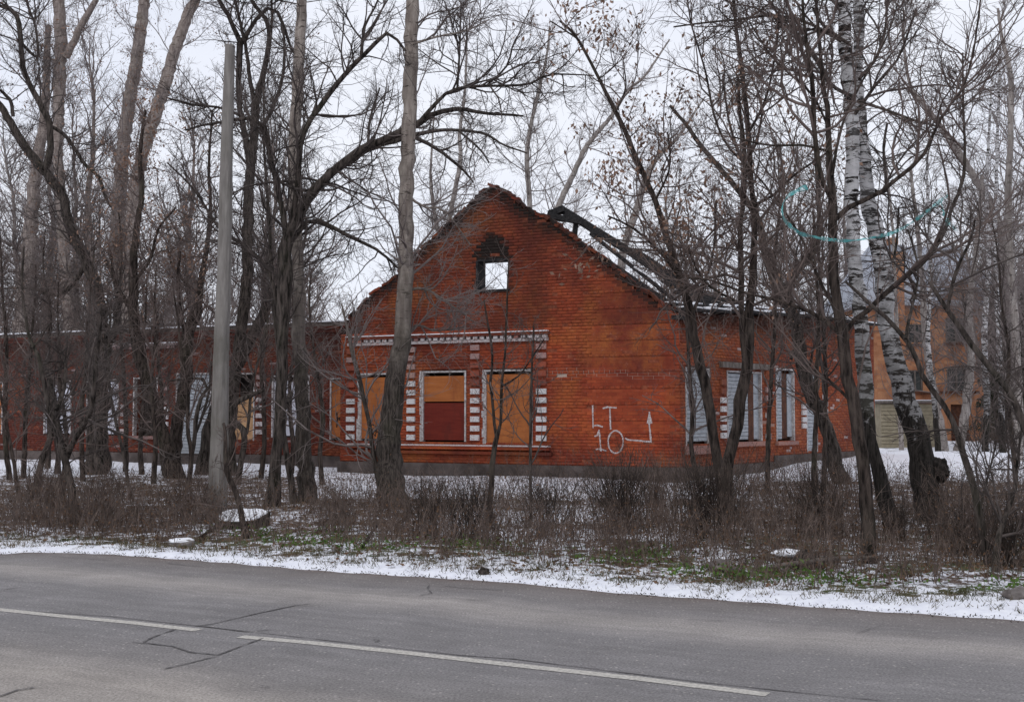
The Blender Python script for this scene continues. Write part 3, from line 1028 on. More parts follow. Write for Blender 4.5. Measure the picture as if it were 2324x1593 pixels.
def window(W, r, label, frame=0.05, dep=0.07, boards=None, slats=None, jamb_l=True, mat_frame='white_paint', sill=None, back=True):
    """the frame is the window part; boards, slats and sill are its sub-parts"""
    a0, a1, z0, z1 = r
    mb = MB()
    f = frame
    W.box(mb, a0 + 0.004, a0 + f, z0 + 0.004, z1 - 0.004, -0.13, 0.012)
    W.box(mb, a1 - f, a1 - 0.004, z0 + 0.004, z1 - 0.004, -0.13, 0.012)
    W.box(mb, a0 + f + 0.002, a1 - f - 0.002, z1 - f, z1 - 0.006, -0.13, 0.010)
    # flaked chips on the brick beside the frame
    w = mb.build('window', M[mat_frame], house, origin=HO)
    w['label'] = label
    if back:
        mb = MB(); W.box(mb, a0 - 0.1, a1 + 0.1, z0 - 0.1, z1 + 0.1, -0.60, -0.52)  # added dark sheet, room shade put into its colour behind the opening
        mb.build('room_shade_backing', M['dark_room'], w, origin=HO)
    for (f0, f1, g0, g1, m, off) in (boards or []):
        mb = MB()
        W.box(mb, a0 + f + (a1 - a0 - 2 * f) * f0, a0 + f + (a1 - a0 - 2 * f) * f1, z0 + (z1 - z0) * g0, z0 + (z1 - z0 - f) * g1, -off - 0.02, -off)
        mb.build('board', M[m], w, origin=HO)
    if slats:
        f0, f1, g0, g1, hgt, off = slats
        x0 = a0 + f + (a1 - a0 - 2 * f) * f0; x1 = a0 + f + (a1 - a0 - 2 * f) * f1
        z = z0 + (z1 - z0) * g0; zt = z0 + (z1 - z0 - f) * g1
        while z < zt - 0.02:
            mb = MB()
            h = min(hgt, zt - z)
            j = random.uniform(-0.006, 0.006)
            W.box(mb, x0 + 0.004, x1 - 0.004 + j, z, z + h - 0.010, -off - 0.03, -off + random.uniform(0, 0.006))
            mb.build('slat', M['slat'], w, origin=HO)
            z += hgt
    if sill:
        mb = MB(); W.box(mb, a0 - 0.06, a1 + 0.06, z0 - sill, z0 - 0.003, 0.006, 0.09, (0.6, 0.25, 0.1, 1))
        mb.build('sill', M['brick_side'] if W is W2 else M['brick_wing'], w, origin=HO)
    return w


wA = window(W1, win1[0], 'window boarded with orange plywood, behind the big trunk, black scribble on it', boards=[(0, 1, 0.03, 0.96, 'ply', 0.045)])
wB = window(W1, win1[1], 'window boarded orange above and dark red below', boards=[(0, 1, 0.565, 0.95, 'ply', 0.045), (0, 1, 0.02, 0.56, 'ply_red', 0.045)])
wC = window(W1, win1[2], 'window boarded with one tall orange plywood sheet, nearest the white graffiti', boards=[(0.0, 1, 0.01, 0.96, 'ply', 0.045)])
# wide flaking white strips left of the frames
for w, r in ((wB, win1[1]), (wC, win1[2]), (wA, win1[0])):
    mb = MB(); a1 = r[1]
    z = r[2]
    while z < r[3] - 0.05:
        h = random.uniform(0.12, 0.3)
        W1.box(mb, a1 + 0.002, a1 + random.uniform(0.03, 0.085), z, min(z + h, r[3]), 0.004, 0.013)
        z += h + random.choice([0, 0, 0.03])
    mb.build('painted_reveal', M['white_paint'], w, origin=HO)

window(W2, win2[0], 'tall window closed with grey slats, nearest the corner', slats=(0, 1, 0.055, 1.0, 0.092, 0.05), sill=0.2)
window(W2, win2[1], 'wide opening with a brown post between grey slats and a pale panel', slats=(0.0, 0.66, 0.03, 1.0, 0.092, 0.06),
       boards=[(0.66, 0.82, 0.0, 1.0, 'rust_brown', 0.05), (0.83, 1.0, 0.03, 1.0, 'slat', 0.07)], sill=0.12)
window(W2, win2[2], 'narrow opening with a brown strip hanging between grey slats', slats=(0.0, 0.40, 0.03, 1.0, 0.092, 0.06),
       boards=[(0.40, 0.74, 0.04, 0.96, 'rust_brown', 0.08), (0.74, 1.0, 0.06, 0.95, 'slat', 0.06)], sill=0.10)
window(W2, win2[3], 'slatted grey door at the far end of the side wall', slats=(0.0, 1.0, 0.0, 0.97, 0.10, 0.05))
window(W3, win3[0], 'narrow boarded window in the corner beside the gable', boards=[(0, 1, 0.03, 0.98, 'ply', 0.03)])
wX = window(W3, win3[1], 'window closed with a white board with small print', boards=[(0, 1, 0.03, 0.93, 'white_board', 0.06)])
window(W3, win3[2], 'window dark above and closed with pale plywood below', boards=[(0, 1, 0.36, 0.66, 'ply_pale', 0.06), (0, 1, 0.0, 0.355, 'ply_pale', 0.08)])
window(W3, win3[3], 'doorway closed with grey-blue slats', slats=(0, 1, 0.0, 1.0, 0.10, 0.05))
window(W3, win3[4], 'dark open window with rubble on its sill', sill=0.1)
window(W3, win3[5], 'window closed with a white board behind the thick trunk', boards=[(0, 1, 0.02, 0.97, 'white_board', 0.06)])
window(W3, win3[6], 'window closed with a pale greyish sheet behind the forked tree', boards=[(0, 1, 0.02, 0.97, 'white_board', 0.06)])
window(W3, win3[7], 'boarded window at the left end of the wing', boards=[(0, 1, 0.02, 0.97, 'ply', 0.06)])
# small print on the white board
mb = MB()
for (u0, u1, v) in ((652, 665, 937), (655, 667, 940), (650, 660, 949), (660, 667, 950)):
    a0, z = W3.at(u0, v); a1, _ = W3.at(u1, v)
    a = min(a0, a1)
    while a < max(a0, a1):
        W3.box(mb, a, a + random.uniform(0.015, 0.035), z - 0.02, z + 0.02, -0.058, -0.056); a += 0.05
mb.build('print', M['black_paint'], wX, origin=HO)
# attic window: charred reveal
mb = MB()
a0, a1, z0, z1 = attic
W1.box(mb, a1 - 0.004, a1 + 0.05, z0, z1 + 0.02, -0.44, 0.006)
W1.box(mb, a0 - 0.04, a0 + 0.012, z0, z1 + 0.02, -0.44, -0.012)
W1.box(mb, a0, a1, z1 + 0.002, z1 + 0.05, -0.44, 0.004)
W1.box(mb, a0 - 0.05, a1 + 0.08, z0 - 0.06, z0 - 0.002, -0.44, 0.05)
w = mb.build('window', M['charred'], house, origin=HO); w['label'] = 'burnt empty attic window with the sky showing through'
# lintel beam over the wide side opening
mb = MB(); la = W2.at(1632, 828); lb = W2.at(1741, 830)
W2.box(mb, la[0], lb[0], la[1] - 0.06, la[1] + 0.08, 0.008, 0.12)
mb.build('lintel', M['old_wood'], house, origin=HO)
# steps under the slatted doorway
mb = MB()
for k in range(3):
    W3.box(mb, win3[3][0] - 0.1, win3[3][1] + 0.1, -0.1, 0.30 - 0.1 * k, 0.054, 0.35 + 0.3 * k)
mb.build('door_step', M['plinth'], house, origin=HO)


# graffiti
def stroke(W, pts, w, mb, off=0.0075, rng=r1):
    q = [W.at(u, v) for u, v in pts]
    for (a0, z0), (a1, z1) in zip(q[:-1], q[1:]):
        L = math.hypot(a1 - a0, z1 - z0); n = max(1, int(L / 0.05))
        for k in range(n):
            b0 = k / n - 0.02; b1 = (k + 1) / n + 0.1
            pa = W.pt(a0 + (a1 - a0) * b0, z0 + (z1 - z0) * b0, off); pb = W.pt(a0 + (a1 - a0) * b1, z0 + (z1 - z0) * b1, off)
            t = norm(pb - pa); s = np.cross(t, W.n); ww = w * random.uniform(0.75, 1.2) / 2
            o_ = off * 0 + random.uniform(0, 0.004)
            V = [pa - s * ww + W.n * o_, pa + s * ww + W.n * o_, pb + s * ww + W.n * o_, pb - s * ww + W.n * o_]
            mb.add(V, [(0, 1, 2, 3)])


Zg = lambda a: [(1051 + 0.26 * x, 700.7 + 0.26 * y) for x, y in a]
mb = MB()
sw = 0.034
stroke(W1, Zg([(1132, 845), (1136, 1022)]), sw, mb); stroke(W1, Zg([(1136, 1022), (1170, 1016), (1216, 1029)]), sw, mb)
stroke(W1, Zg([(1220, 869), (1262, 857), (1334, 864)]), sw * 1.15, mb); stroke(W1, Zg([(1282, 865), (1288, 1036)]), sw * 1.1, mb)
stroke(W1, Zg([(1148, 1112), (1172, 1105), (1188, 1060), (1196, 1130), (1203, 1232)]), sw * 1.1, mb); stroke(W1, Zg([(1160, 1226), (1200, 1222), (1248, 1238)]), sw * 1.1, mb)
stroke(W1, Zg([(1333 + 66 * math.cos(t), 1161 + 98 * math.sin(t)) for t in np.linspace(-1.3, 2 * math.pi - 1.35, 22)]), sw * 1.1, mb)
stroke(W1, Zg([(1415, 1130), (1440, 1142), (1560, 1153), (1641, 1160), (1634, 1080), (1624, 985)]), sw * 1.15, mb)
stroke(W1, Zg([(1640, 1158), (1628, 1166)]), sw, mb)
for x in np.linspace(1608, 1650, 7):
    stroke(W1, Zg([(x, 1000), (1627, 908)]), sw * 0.8, mb)
g = mb.build('graffiti', M['chalk'], house, origin=HO)
g['label'] = 'white graffiti reading LT 10 with a line ending in an upward arrow'
mb = MB()
Za = lambda a: [(700.7 + 0.26 * x, 700.7 + 0.26 * y) for x, y in a]
bo = -0.040
for s_ in ([(528, 1020), (545, 1108)], [(520, 1030), (548, 1010), (578, 1025), (572, 1058), (540, 1070), (575, 1110)], [(575, 1110), (590, 1015), (622, 1120)], [(580, 1075), (615, 1070)], [(600, 1020), (640, 1090)]):
    stroke(W1, Za(s_), 0.028, mb, off=bo)
mb.build('scribble', M['black_paint'], wA, origin=HO)
mb = MB()
for s_ in ([(240, 905), (247, 960), (240, 1028)], [(247, 960), (268, 950), (262, 972)], [(232, 1130), (260, 1125), (274, 1140)]):
    stroke(W3, Za(s_), 0.045, mb, off=-0.025)
mb.build('scribble', M['black_paint'], house, origin=HO)

# charred rafters behind the right slope of the gable
def off_pt(u, v, back):
    a, z = W1.at(u, v, -back)
    return W1.O + W1.d * a + Z3 * z - W1.n * back


for (ua, va, ub, vb, back, w_, h_) in (
        (1272, 474, 1420, 566, 1.5, 0.12, 0.19), (1420, 566, 1606, 694, 1.5, 0.11, 0.17), (1246, 487, 1280, 474, 1.4, 0.12, 0.17),
        (1243, 489, 1322, 505, 1.2, 0.12, 0.13), (1245, 494, 1300, 500, 1.6, 0.10, 0.12), (1308, 498, 1304, 545, 1.3, 0.10, 0.09),
        (1340, 530, 1542, 690, 1.0, 0.08, 0.09), (1384, 598, 1540, 704, 0.6, 0.12, 0.13),
        (1440, 566, 1637, 697, 3.2, 0.10, 0.10), (1500, 640, 1700, 697, 4.5, 0.12, 0.10), (1530, 662, 1640, 692, 2.2, 0.10, 0.09)):
    mb = MB(); mb.beam(off_pt(ua, va, back), off_pt(ub, vb, back), w_, h_, up=(0, 0.2, 1))
    mb.build('charred_rafter', M['charred'], house, origin=HO)
for (ua, va, ub, vb, back) in ((1440, 612, 1510, 655, 0.72), (1345, 525, 1420, 573, 2.6), (1460, 592, 1520, 630, 3.3), (1470, 640, 1540, 690, 1.15)):
    mb = MB(); mb.beam(off_pt(ua, va - 6, back), off_pt(ub, vb - 6, back), 0.07, 0.035)
    mb.build('rafter_snow', M['snow'], house, origin=HO)
# crumbling bricks along the gable slopes, lying at the slope's angle
for row in range(3):
    a = 0.15
    while a < LF - 0.1:
        sl_ = math.atan2(top1(a + 0.1) - top1(a - 0.1), 0.2)
        z = top1(a)
        mb = MB()
        th_ = sl_ + random.gauss(0, 0.16); th2 = random.gauss(0, 0.2)
        ax_ = norm(W1.d * math.cos(th_) + Z3 * math.sin(th_)); az_ = norm(-W1.d * math.sin(th_) + Z3 * math.cos(th_))
        ay_ = np.cross(az_, ax_)
        bl_ = random.uniform(0.09, 0.25)
        mb.box(W1.pt(a, z - 0.045 + random.uniform(-.02, .015), -0.05 - 0.13 * row + random.uniform(-0.02, 0.03)), ax_, ay_, az_, (-bl_ / 2, -0.07, -0.034), (bl_ / 2, 0.07, 0.030),
               (random.random(), 0.0, random.uniform(0.35, 0.95), 1))
        mb.build('loose_brick', M['brick'], wall1, origin=HO)
        a += bl_ * math.cos(sl_) + random.choice([0.0, 0.01, 0.05]) + (0.5 * row * 0.12)
# eave of the side wall: boards with snow
for (z, o0, o1, m, n_, b) in ((4.03, -0.2, 0.22, 'charred', 'eave_board', 0.06), (4.095, -0.2, 0.2, 'snow', 'eave_snow', 0.035), (4.17, -1.0, -0.2, 'charred', 'eave_board', 0.05), (4.225, -1.0, -0.22, 'snow', 'eave_snow', 0.035)):
    mb = MB()
    sl = 0.042
    for k in range(11):
        a0 = 0.12 + k * 1.0
        zz = z + sl * min(a0, 6)
        W2.box(mb, a0, a0 + 0.985, zz, zz + b, o0, o1)
    mb.build(n_, M[m], house, origin=HO)
mb = MB(); W2.box(mb, -0.05, 0.3, 3.88, 4.0, 0.01, 0.2); W2.box(mb, -0.2, 0.2, 3.8, 3.9, -0.1, 0.15); mb.build('charred_block', M['charred'], house, origin=HO)

# ------------------------------------------------------------------ orange brick house, shed behind
DH = 58.0


def fr(u, v, d=DH): return P(u, v, d)


oh_o = fr(2100, 1010)
oh_o[2] = 0
oh = empty('orange_brick_house', oh_o, 'two-storey orange brick house with a gable and a blue-grey metal roof, behind the birches', 'house')
X3 = np.array([1.0, 0, 0]); Y3 = np.array([0, 1.0, 0])
x0 = fr(1968, 940)[0]; x1 = fr(2246, 940)[0]; zt = fr(2100, 694)[2]
xg0 = fr(2120, 690)[0]; xg1 = fr(2246, 690)[0]; zpk = fr(2172, 634)[2]
mb = MB()
ohcourse = 0.15
owin = [(2145, 2194, 719, 777), (2148, 2194, 834, 890), (2060, 2094, 735, 780), (2060, 2094, 840, 888)]
ow = [(fr(a, c)[0], fr(b, c)[0], fr(a, d)[2], fr(a, c)[2]) for a, b, c, d in owin]
z = 0.0
rr = np.random.default_rng(5)
rowsV = MB()
while z < zpk:
    zm = z + ohcourse / 2
    if zm < zt: sp = [(x0, x1)]
    else:
        t = (zm - zt) / (zpk - zt); c_ = (xg0 + xg1) / 2
        sp = [(c_ - (c_ - xg0) * (1 - t), c_ + (xg1 - c_) * (1 - t))]
    for (a, b, c, d) in ow:
        if c < zm < d:
            ns = []
            for s0, s1 in sp:
                if s1 <= a or s0 >= b: ns.append((s0, s1)); continue
                if s0 < a: ns.append((s0, a))
                if s1 > b: ns.append((b, s1))
            sp = ns
    for s0, s1 in sp:
        n = max(1, int((s1 - s0) / 0.5)); 
        for k in range(n):
            e0 = s0 + (s1 - s0) * k / n; e1 = s0 + (s1 - s0) * (k + 1) / n
            mb.box(np.array([0, DH, 0.0]), X3, -Y3, Z3, (e0, -6.0 if k in (0, n - 1) else -0.35, z), (e1, rr.uniform(0, 0.012), z + ohcourse), (rr.random(), 0, 0, 1))
    z += ohcourse
mb.build('wall', M['brick_orange'], oh, origin=oh_o)
for (a, b, c, d) in ow:
    mb = MB()
    yb = np.array([0, DH, 0.0])
    mb.box(yb, X3, -Y3, Z3, (a, -0.12, c), (a + 0.07, -0.02, d)); mb.box(yb, X3, -Y3, Z3, (b - 0.07, -0.12, c), (b, -0.02, d))
    mb.box(yb, X3, -Y3, Z3, ((a + b) / 2 - 0.035, -0.12, c + .07), ((a + b) / 2 + 0.035, -0.02, d - .07)); mb.box(yb, X3, -Y3, Z3, (a + .07, -0.12, d - .07), (b - .07, -0.02, d))
    mb.box(yb, X3, -Y3, Z3, (a + .07, -0.12, c), (b - .07, -0.02, c + .07))
    w = mb.build('window', M['old_wood'], oh, origin=oh_o)
    mb = MB(); mb.box(yb, X3, -Y3, Z3, (a + .01, -0.16, c + .01), (b - .01, -0.13, d - .01)); mb.build('pane', M['glass'], w, origin=oh_o)
    mb = MB(); mb.box(yb, X3, -Y3, Z3, (a - .1, -0.1, c - .12), (b + .1, 0.1, c - .003)); mb.build('sill', M['rust_brown'], w, origin=oh_o)
# roof: main ridge running left-right behind the gable, and gable roof
mb = MB()
zr = fr(2080, 560, DH + 4)[2]
xa, xb = fr(2075, 700)[0], x1 + 1.2
V = [(x0 - 0.4, DH - 0.35, zt), (xb, DH - 0.35, zt), (xb - 1.0, DH + 4, zr), (xa - 1.0, DH + 4, zr), (xb, DH + 8.4, zt), (x0 - 0.4, DH + 8.4, zt)]
mb.add(V, [(0, 1, 2, 3), (5, 3, 2, 4), (0, 3, 5), (1, 4, 2), (0, 5, 4, 1)])
cx = (xg0 + xg1) / 2
V = [(xg0 - 0.25, DH - 0.45, zt - 0.05), (cx, DH - 0.45, zpk + 0.16), (xg1 + 0.25, DH - 0.45, zt - 0.05), (xg0 - 0.25, DH + 4, zt - 0.05), (cx, DH + 4, zpk + 0.16), (xg1 + 0.25, DH + 4, zt - 0.05)]
V2 = [(a, b, c - 0.12) for a, b, c in V]
mb.add(V + V2, [(0, 1, 4, 3), (1, 2, 5, 4), (6, 9, 10, 7), (7, 10, 11, 8), (0, 6, 7, 1), (1, 7, 8, 2)])
mb.build('roof', M['roof_metal'], oh, origin=oh_o)
# chimney tower and cap
for (u0, u1, v0, v1, m, nme, dd) in ((2013, 2041, 572, 720, 'brick_orange', 'chimney', 0.0), (2010, 2042, 556, 571, 'roof_metal', 'chimney_cap', 0.03), (2010, 2028, 540, 555, 'brick_orange', 'chimney_pot', 0.1)):
    mb = MB()
    z1_ = fr(u0, v0, DH - 1)[2]; z0_ = fr(u0, v1, DH - 1)[2]
    n = 8 if m == 'brick_orange' else 1
    for k in range(n):
        mb.box(np.array([0, DH - 1, 0.0]), X3, Y3, Z3, (fr(u0, 0, DH - 1)[0], 0 - dd, z0_ + (z1_ - z0_) * k / n), (fr(u1, 0, DH - 1)[0], 0.8 + dd, z0_ + (z1_ - z0_) * (k + 1) / n), (rr.random(), 0, 0, 1))
    mb.build(nme, M[m], oh, origin=oh_o)
# porch with dark entrance
mb = MB()
pz0, pz1 = fr(2160, 975, DH - 3)[2], fr(2160, 893, DH - 3)[2]
xa, xb = fr(2130, 0, DH - 3)[0], fr(2194, 0, DH - 3)[0]
mb.box(np.array([0, DH - 3, 0.0]), X3, Y3, Z3, (xa, 0, -0.2), (xa + 0.2, 3, pz1), (0.5, 0, 0, 1)); mb.box(np.array([0, DH - 3, 0.0]), X3, Y3, Z3, (xb - 0.25, 0, -0.2), (xb, 3, pz1), (0.3, 0, 0, 1))
mb.box(np.array([0, DH - 3, 0.0]), X3, Y3, Z3, (xa + .2, 0.01, pz1 - 0.5), (xb - .25, 3, pz1 - .01), (0.8, 0, 0, 1))
mb.build('porch', M['brick_orange'], oh, origin=oh_o)
mb = MB(); mb.box(np.array([0, DH - 3, 0.0]), X3, Y3, Z3, (xa + .2, 0.15, -0.2), (xb - .25, 0.2, pz1 - 0.5)); mb.build('gate_panel', M['rust_brown'], oh, origin=oh_o)
mb = MB(); mb.box(np.array([0, DH - 3, 0.0]), X3, Y3, Z3, (xa - .15, -0.2, pz1), (xb + .15, 3, pz1 + 0.12)); mb.build('porch_roof', M['rust_brown'], oh, origin=oh_o)

DS = 44.0
so_ = P(2048, 1030, DS); so_[2] = 0.2
sh = empty('garden_shed', so_, 'low beige shed with horizontal siding and snow on its flat roof, between the two birches', 'shed')
xa, xb = P(1984, 0, DS)[0], P(2112, 0, DS)[0]
zt_ = P(2000, 915, DS)[2]
k = 0; z = 0.1
mb = MB(); mb.box(np.array([0, DS, 0.0]), X3, Y3, Z3, (xa + .02, 0.03, 0.0), (xb - .02, 2.4, zt_ - .02)); mb.build('shed_body', M['shed_wall'], sh, origin=so_)
while z < zt_ - 0.02:
    mb = MB(); h = 0.135
    mb.box(np.array([0, DS, 0.0]), X3, Y3, Z3, (xa, random.uniform(-0.006, 0.0), z), (xb - random.uniform(0, 0.01), 0.028, min(z + h - 0.022, zt_)))
    mb.build('siding_plank', M['shed_wall'], sh, origin=so_); z += h
mb = MB(); mb.box(np.array([0, DS, 0.0]), X3, Y3, Z3, (xa - .1, -0.12, zt_ + .003), (xb + .1, 2.6, zt_ + 0.09)); mb.build('roof', M['old_wood'], sh, origin=so_)
mb = MB(); mb.box(np.array([0, DS, 0.0]), X3, Y3, Z3, (xa - .08, -0.10, zt_ + .093), (xb + .08, 2.5, zt_ + 0.13)); mb.build('roof_snow', M['snow'], sh, origin=so_)
# red shed at the right edge
ro = P(2345, 960, 50); ro[2] = 0.2
rs = empty('red_outbuilding', ro, 'small red brick outbuilding cut off by the right edge of the picture', 'outbuilding')
mb = MB()
xa = P(2314, 0, 50)[0]; zt_ = P(2314, 912, 50)[2]
for k in range(int(zt_ / 0.15)):
    for q in range(5):
        mb.box(np.array([0, 50.0, 0]), X3, Y3, Z3, (xa + 0.55 * q, rr.uniform(-.01, 0), k * .15), (xa + 0.55 * (q + 1), 2.5, (k + 1) * .15), (rr.random(), 0, 0.1, 1))
mb.build('wall', M['brick'], rs, origin=ro)
mb = MB(); mb.box(np.array([0, 50.0, 0]), X3, Y3, Z3, (xa - .2, -.2, int(zt_ / .15) * .15 + .004), (xa + 3, 2.7, int(zt_ / .15) * .15 + .12)); mb.build('roof', M['rust_brown'], rs, origin=ro)

# ------------------------------------------------------------------ trees
def catmull(pts, n):
    pts = np.asarray(pts, float)
    if len(pts) == 2:
        return pts[0] + (pts[1] - pts[0]) * np.linspace(0, 1, n)[:, None]
    ext = np.vstack([2 * pts[0] - pts[1], pts, 2 * pts[-1] - pts[-2]])
    seg = np.linalg.norm(np.diff(pts[:, :3], axis=0), axis=1); cum = np.concatenate([[0], np.cumsum(seg)])
    out = []
    for s in np.linspace(0, cum[-1], n):
        i = min(np.searchsorted(cum, s, side='right') - 1, len(seg) - 1)
        t = (s - cum[i]) / max(seg[i], 1e-6)
        p0, p1, p2, p3 = ext[i], ext[i + 1], ext[i + 2], ext[i + 3]
        out.append(0.5 * ((2 * p1) + (-p0 + p2) * t + (2 * p0 - 5 * p1 + 4 * p2 - p3) * t * t + (-p0 + 3 * p1 - 3 * p2 + p3) * t ** 3))
    return np.array(out)


def grow(rng, Pp, Rp, Lp, n, t0, t1, ang, lf, up, K, curl, rmin, rmax, taper=0.35):
    N, Kp, _ = Pp.shape
    idx = np.repeat(np.arange(N), n)
    t = rng.uniform(t0, t1, len(idx))
    f = t * (Kp - 1); i0 = np.minimum(f.astype(int), Kp - 2); fr_ = f - i0
    p = Pp[idx, i0] * (1 - fr_)[:, None] + Pp[idx, i0 + 1] * fr_[:, None]
    tan = norm(Pp[idx, i0 + 1] - Pp[idx, i0])
    rr_ = Rp[idx, i0] * (1 - fr_) + Rp[idx, i0 + 1] * fr_
    rnd = rng.normal(size=p.shape)
    perp_ = norm(rnd - (rnd * tan).sum(1, keepdims=True) * tan)
    an = np.radians(rng.normal(ang[0], ang[1], len(idx)))[:, None]
    d = norm(tan * np.cos(an) + perp_ * np.sin(an))
    L = lf * Lp[idx] * (1.15 - 0.75 * t) * rng.uniform(0.55, 1.35, len(idx))
    out = np.zeros((len(idx), K, 3)); out[:, 0] = p
    cv_ = rng.normal(size=p.shape) * curl * 0.6
    for k in range(1, K):
        d = norm(d + cv_ + rng.normal(size=p.shape) * curl + np.array([0, 0, up]))
        out[:, k] = out[:, k - 1] + d * (L / (K - 1))[:, None]
    r0 = np.clip(np.minimum(rr_ * 0.75, L * 0.013), rmin, rmax)
    R = r0[:, None] * np.linspace(1, taper, K)[None, :]
    return out, R, L


class TreeBuilder:
    def __init__(s, seed): s.rng = np.random.default_rng(seed); s.parts = []

    def add(s, Pn, Rn, sides):
        s.parts.append(tubes(Pn, Rn, sides))

    def build(s, name, mat, parent, origin):
        return joined(name, s.parts, mat, parent, True, origin)


def make_tree(name, label, base_v, trunk, limbs=(), barkm='bark_dark', twigm='twig_dark', n1=3.0, l1=1.9, start=0.25, n2=6, n3=6, up=0.10, ang=(55, 18),
              seed=1, depth=None, leaves=0, group=None, limb_n=4.5, dspread=0.9, r3=0.0030, limb_len=1.3, curl=0.16, cat='tree', extend=True, base_flare=1.35, bark_low=None, hi_bark=None):
    """trunk/limbs: lists of (u, v, width) in picture units, put at their own distance"""
    rng = np.random.default_rng(seed)
    D = depth if depth else G(1162, base_v)[1]
    b = P(trunk[0][0], trunk[0][1], D)
    gz = tz1(b[0], b[1])
    org = np.array([b[0], b[1], gz])
    root = empty(name, org, label, cat, group)
    skel = []

    def poly3(pl, dd0, dd1, ext=True):
        n = len(pl); pts = []
        for i, (u, v, w) in enumerate(pl):
            f = i / (n - 1)
            d_ = D + dd0 + (dd1 - dd0) * f
            q = P(u, v, d_)
            pts.append([*q, w / 2 * d_ / FPX * (0.92 if v < 950 else 0.86)])
        if ext and extend and pl[-1][1] <= 12:
            a_, b_ = np.array(pts[-2]), np.array(pts[-1])
            t_ = norm(b_[:3] - a_[:3])
            for k, (s_, r_) in enumerate(((1.2, 0.8), (2.4, 0.5), (3.6, 0.15))):
                pts.append([*(b_[:3] + (t_ * 0.8 + np.array([0, 0, 0.2])) * s_), b_[3] * r_])
        return np.array(pts)

    def solid(pl3, nm, n, wob=0.05, sides=12, flare=1.0):
        c = catmull(pl3, n)
        c[:, 3] = np.maximum(c[:, 3], 0.004)
        if flare > 1:
            h = np.arange(n) / n * np.linalg.norm(pl3[-1, :3] - pl3[0, :3])
            c[:, 3] *= 1 + (flare - 1) * 0.4 * np.exp(-h / 0.25)
            c[0, 2] = gz - 0.15
        j = rng.normal(size=(n, 3)) * (c[:, 3:4] * 0.10)
        j[0] = 0
        c[:, :3] += j
        V, F = tubes(c[None, :, :3], c[None, :, 3], sides, wob, rng)
        return mk(nm, V, F, M[barkm if not (hi_bark and nm == 'limb') else hi_bark], root, True, origin=org), c

    t3 = poly3(trunk, 0, 0.3)
    t3[0, 2] = min(t3[0, 2], gz - 0.05) if base_v and not depth else t3[0, 2]
    if depth:
        # trunk hidden lower down: carry it to the ground
        if t3[0, 2] > gz + 0.1:
            t3 = np.vstack([[t3[0, 0] + (t3[0, 0] - t3[1, 0]) * 0.3, t3[0, 1], gz - 0.05, t3[0, 3] * 1.15], t3])
    H_ = np.linalg.norm(t3[-1, :3] - t3[0, :3])
    _, c = solid(t3, 'trunk', max(14, int(H_ / 0.16)), wob=0.07, sides=14 if D < 40 else 10, flare=base_flare)
    skel.append((c, n1, start, l1))
    for li, l in enumerate(limbs):
        s_ = rng.uniform(-dspread, dspread)
        l3 = poly3(l, 0.15, s_ + 0.15)
        LL = np.linalg.norm(l3[-1, :3] - l3[0, :3])
        _, c = solid(l3, 'limb', max(8, int(LL / 0.18)), wob=0.05, sides=8)
        skel.append((c, limb_n, 0.12, limb_len))
    tb = TreeBuilder(seed)
    endpts = []
    for c, nn, st, ll in skel:
        L = np.linalg.norm(np.diff(c[:, :3], axis=0), axis=1).sum()
        cnt = max(2, int(nn * L * (1 - st)))
        Pp = c[None, :, :3]; Rp = c[None, :, 3]
        cnt = int(cnt * 1.45) + 1
        A, RA, LA = grow(rng, Pp, Rp, np.array([ll * 1.15]), cnt, st, 0.99, ang, 1.0, up, 9, curl, 0.006, 0.024)
        tb.add(A, RA, 4)
        # tip fans
        B, RB, LB = grow(rng, A, RA, LA, n2 + 1, 0.10, 1.0, (44, 15), 0.58, up * 0.7, 6, curl, 0.004, 0.009)
        tb.add(B, RB, 3)
        Cc, RC, LC = grow(rng, B, RB, LB, n3, 0.15, 1.0, (40, 15), 0.55, up * 0.3, 4, curl * 1.3, r3, 0.006)
        tb.add(Cc, RC, 3)
        endpts.append(Cc[:, -1])
    tb.build('crown', M[twigm], root, org)
    if leaves:
        E = np.concatenate(endpts)
        cen = E[rng.integers(0, len(E), max(1, leaves // 7))]
        pick = np.repeat(cen, 14, axis=0) + rng.normal(size=(len(cen) * 14, 3)) * 0.16
        leaf_cloud('dry_leaves', pick, 0.042, M['dry_leaf'], root, org, rng, droop=True)
    return root


def leaf_cloud(name, pts, size, mat, parent, org, rng, droop=False, flat=False):
    n = len(pts)
    s = size * rng.uniform(0.6, 1.4, n)[:, None]
    a = norm(rng.normal(size=(n, 3)) + (np.array([0, 0, -1.2]) if droop else 0))
    if flat:
        a = norm(np.concatenate([rng.normal(size=(n, 2)), rng.normal(size=(n, 1)) * 0.25], 1))
    bq = rng.normal(size=(n, 3))
    if flat: bq = np.concatenate([rng.normal(size=(n, 2)), rng.normal(size=(n, 1)) * 0.3], 1)
    bq = norm(bq - (bq * a).sum(1, keepdims=True) * a)
    V = np.stack([pts, pts + a * s + bq * s * 0.45, pts + a * s * 2.0, pts + a * s - bq * s * 0.45], 1)
    F = np.arange(n * 4).reshape(n, 4)
    return mk(name, V.reshape(-1, 3), F, mat, parent, origin=org)


# --- traced trees, nearest facts first (u, v, width)
make_tree('concrete_dummy', 'x', 1200, [(0, 1200, 5), (0, 1100, 4)], seed=0) if False else None

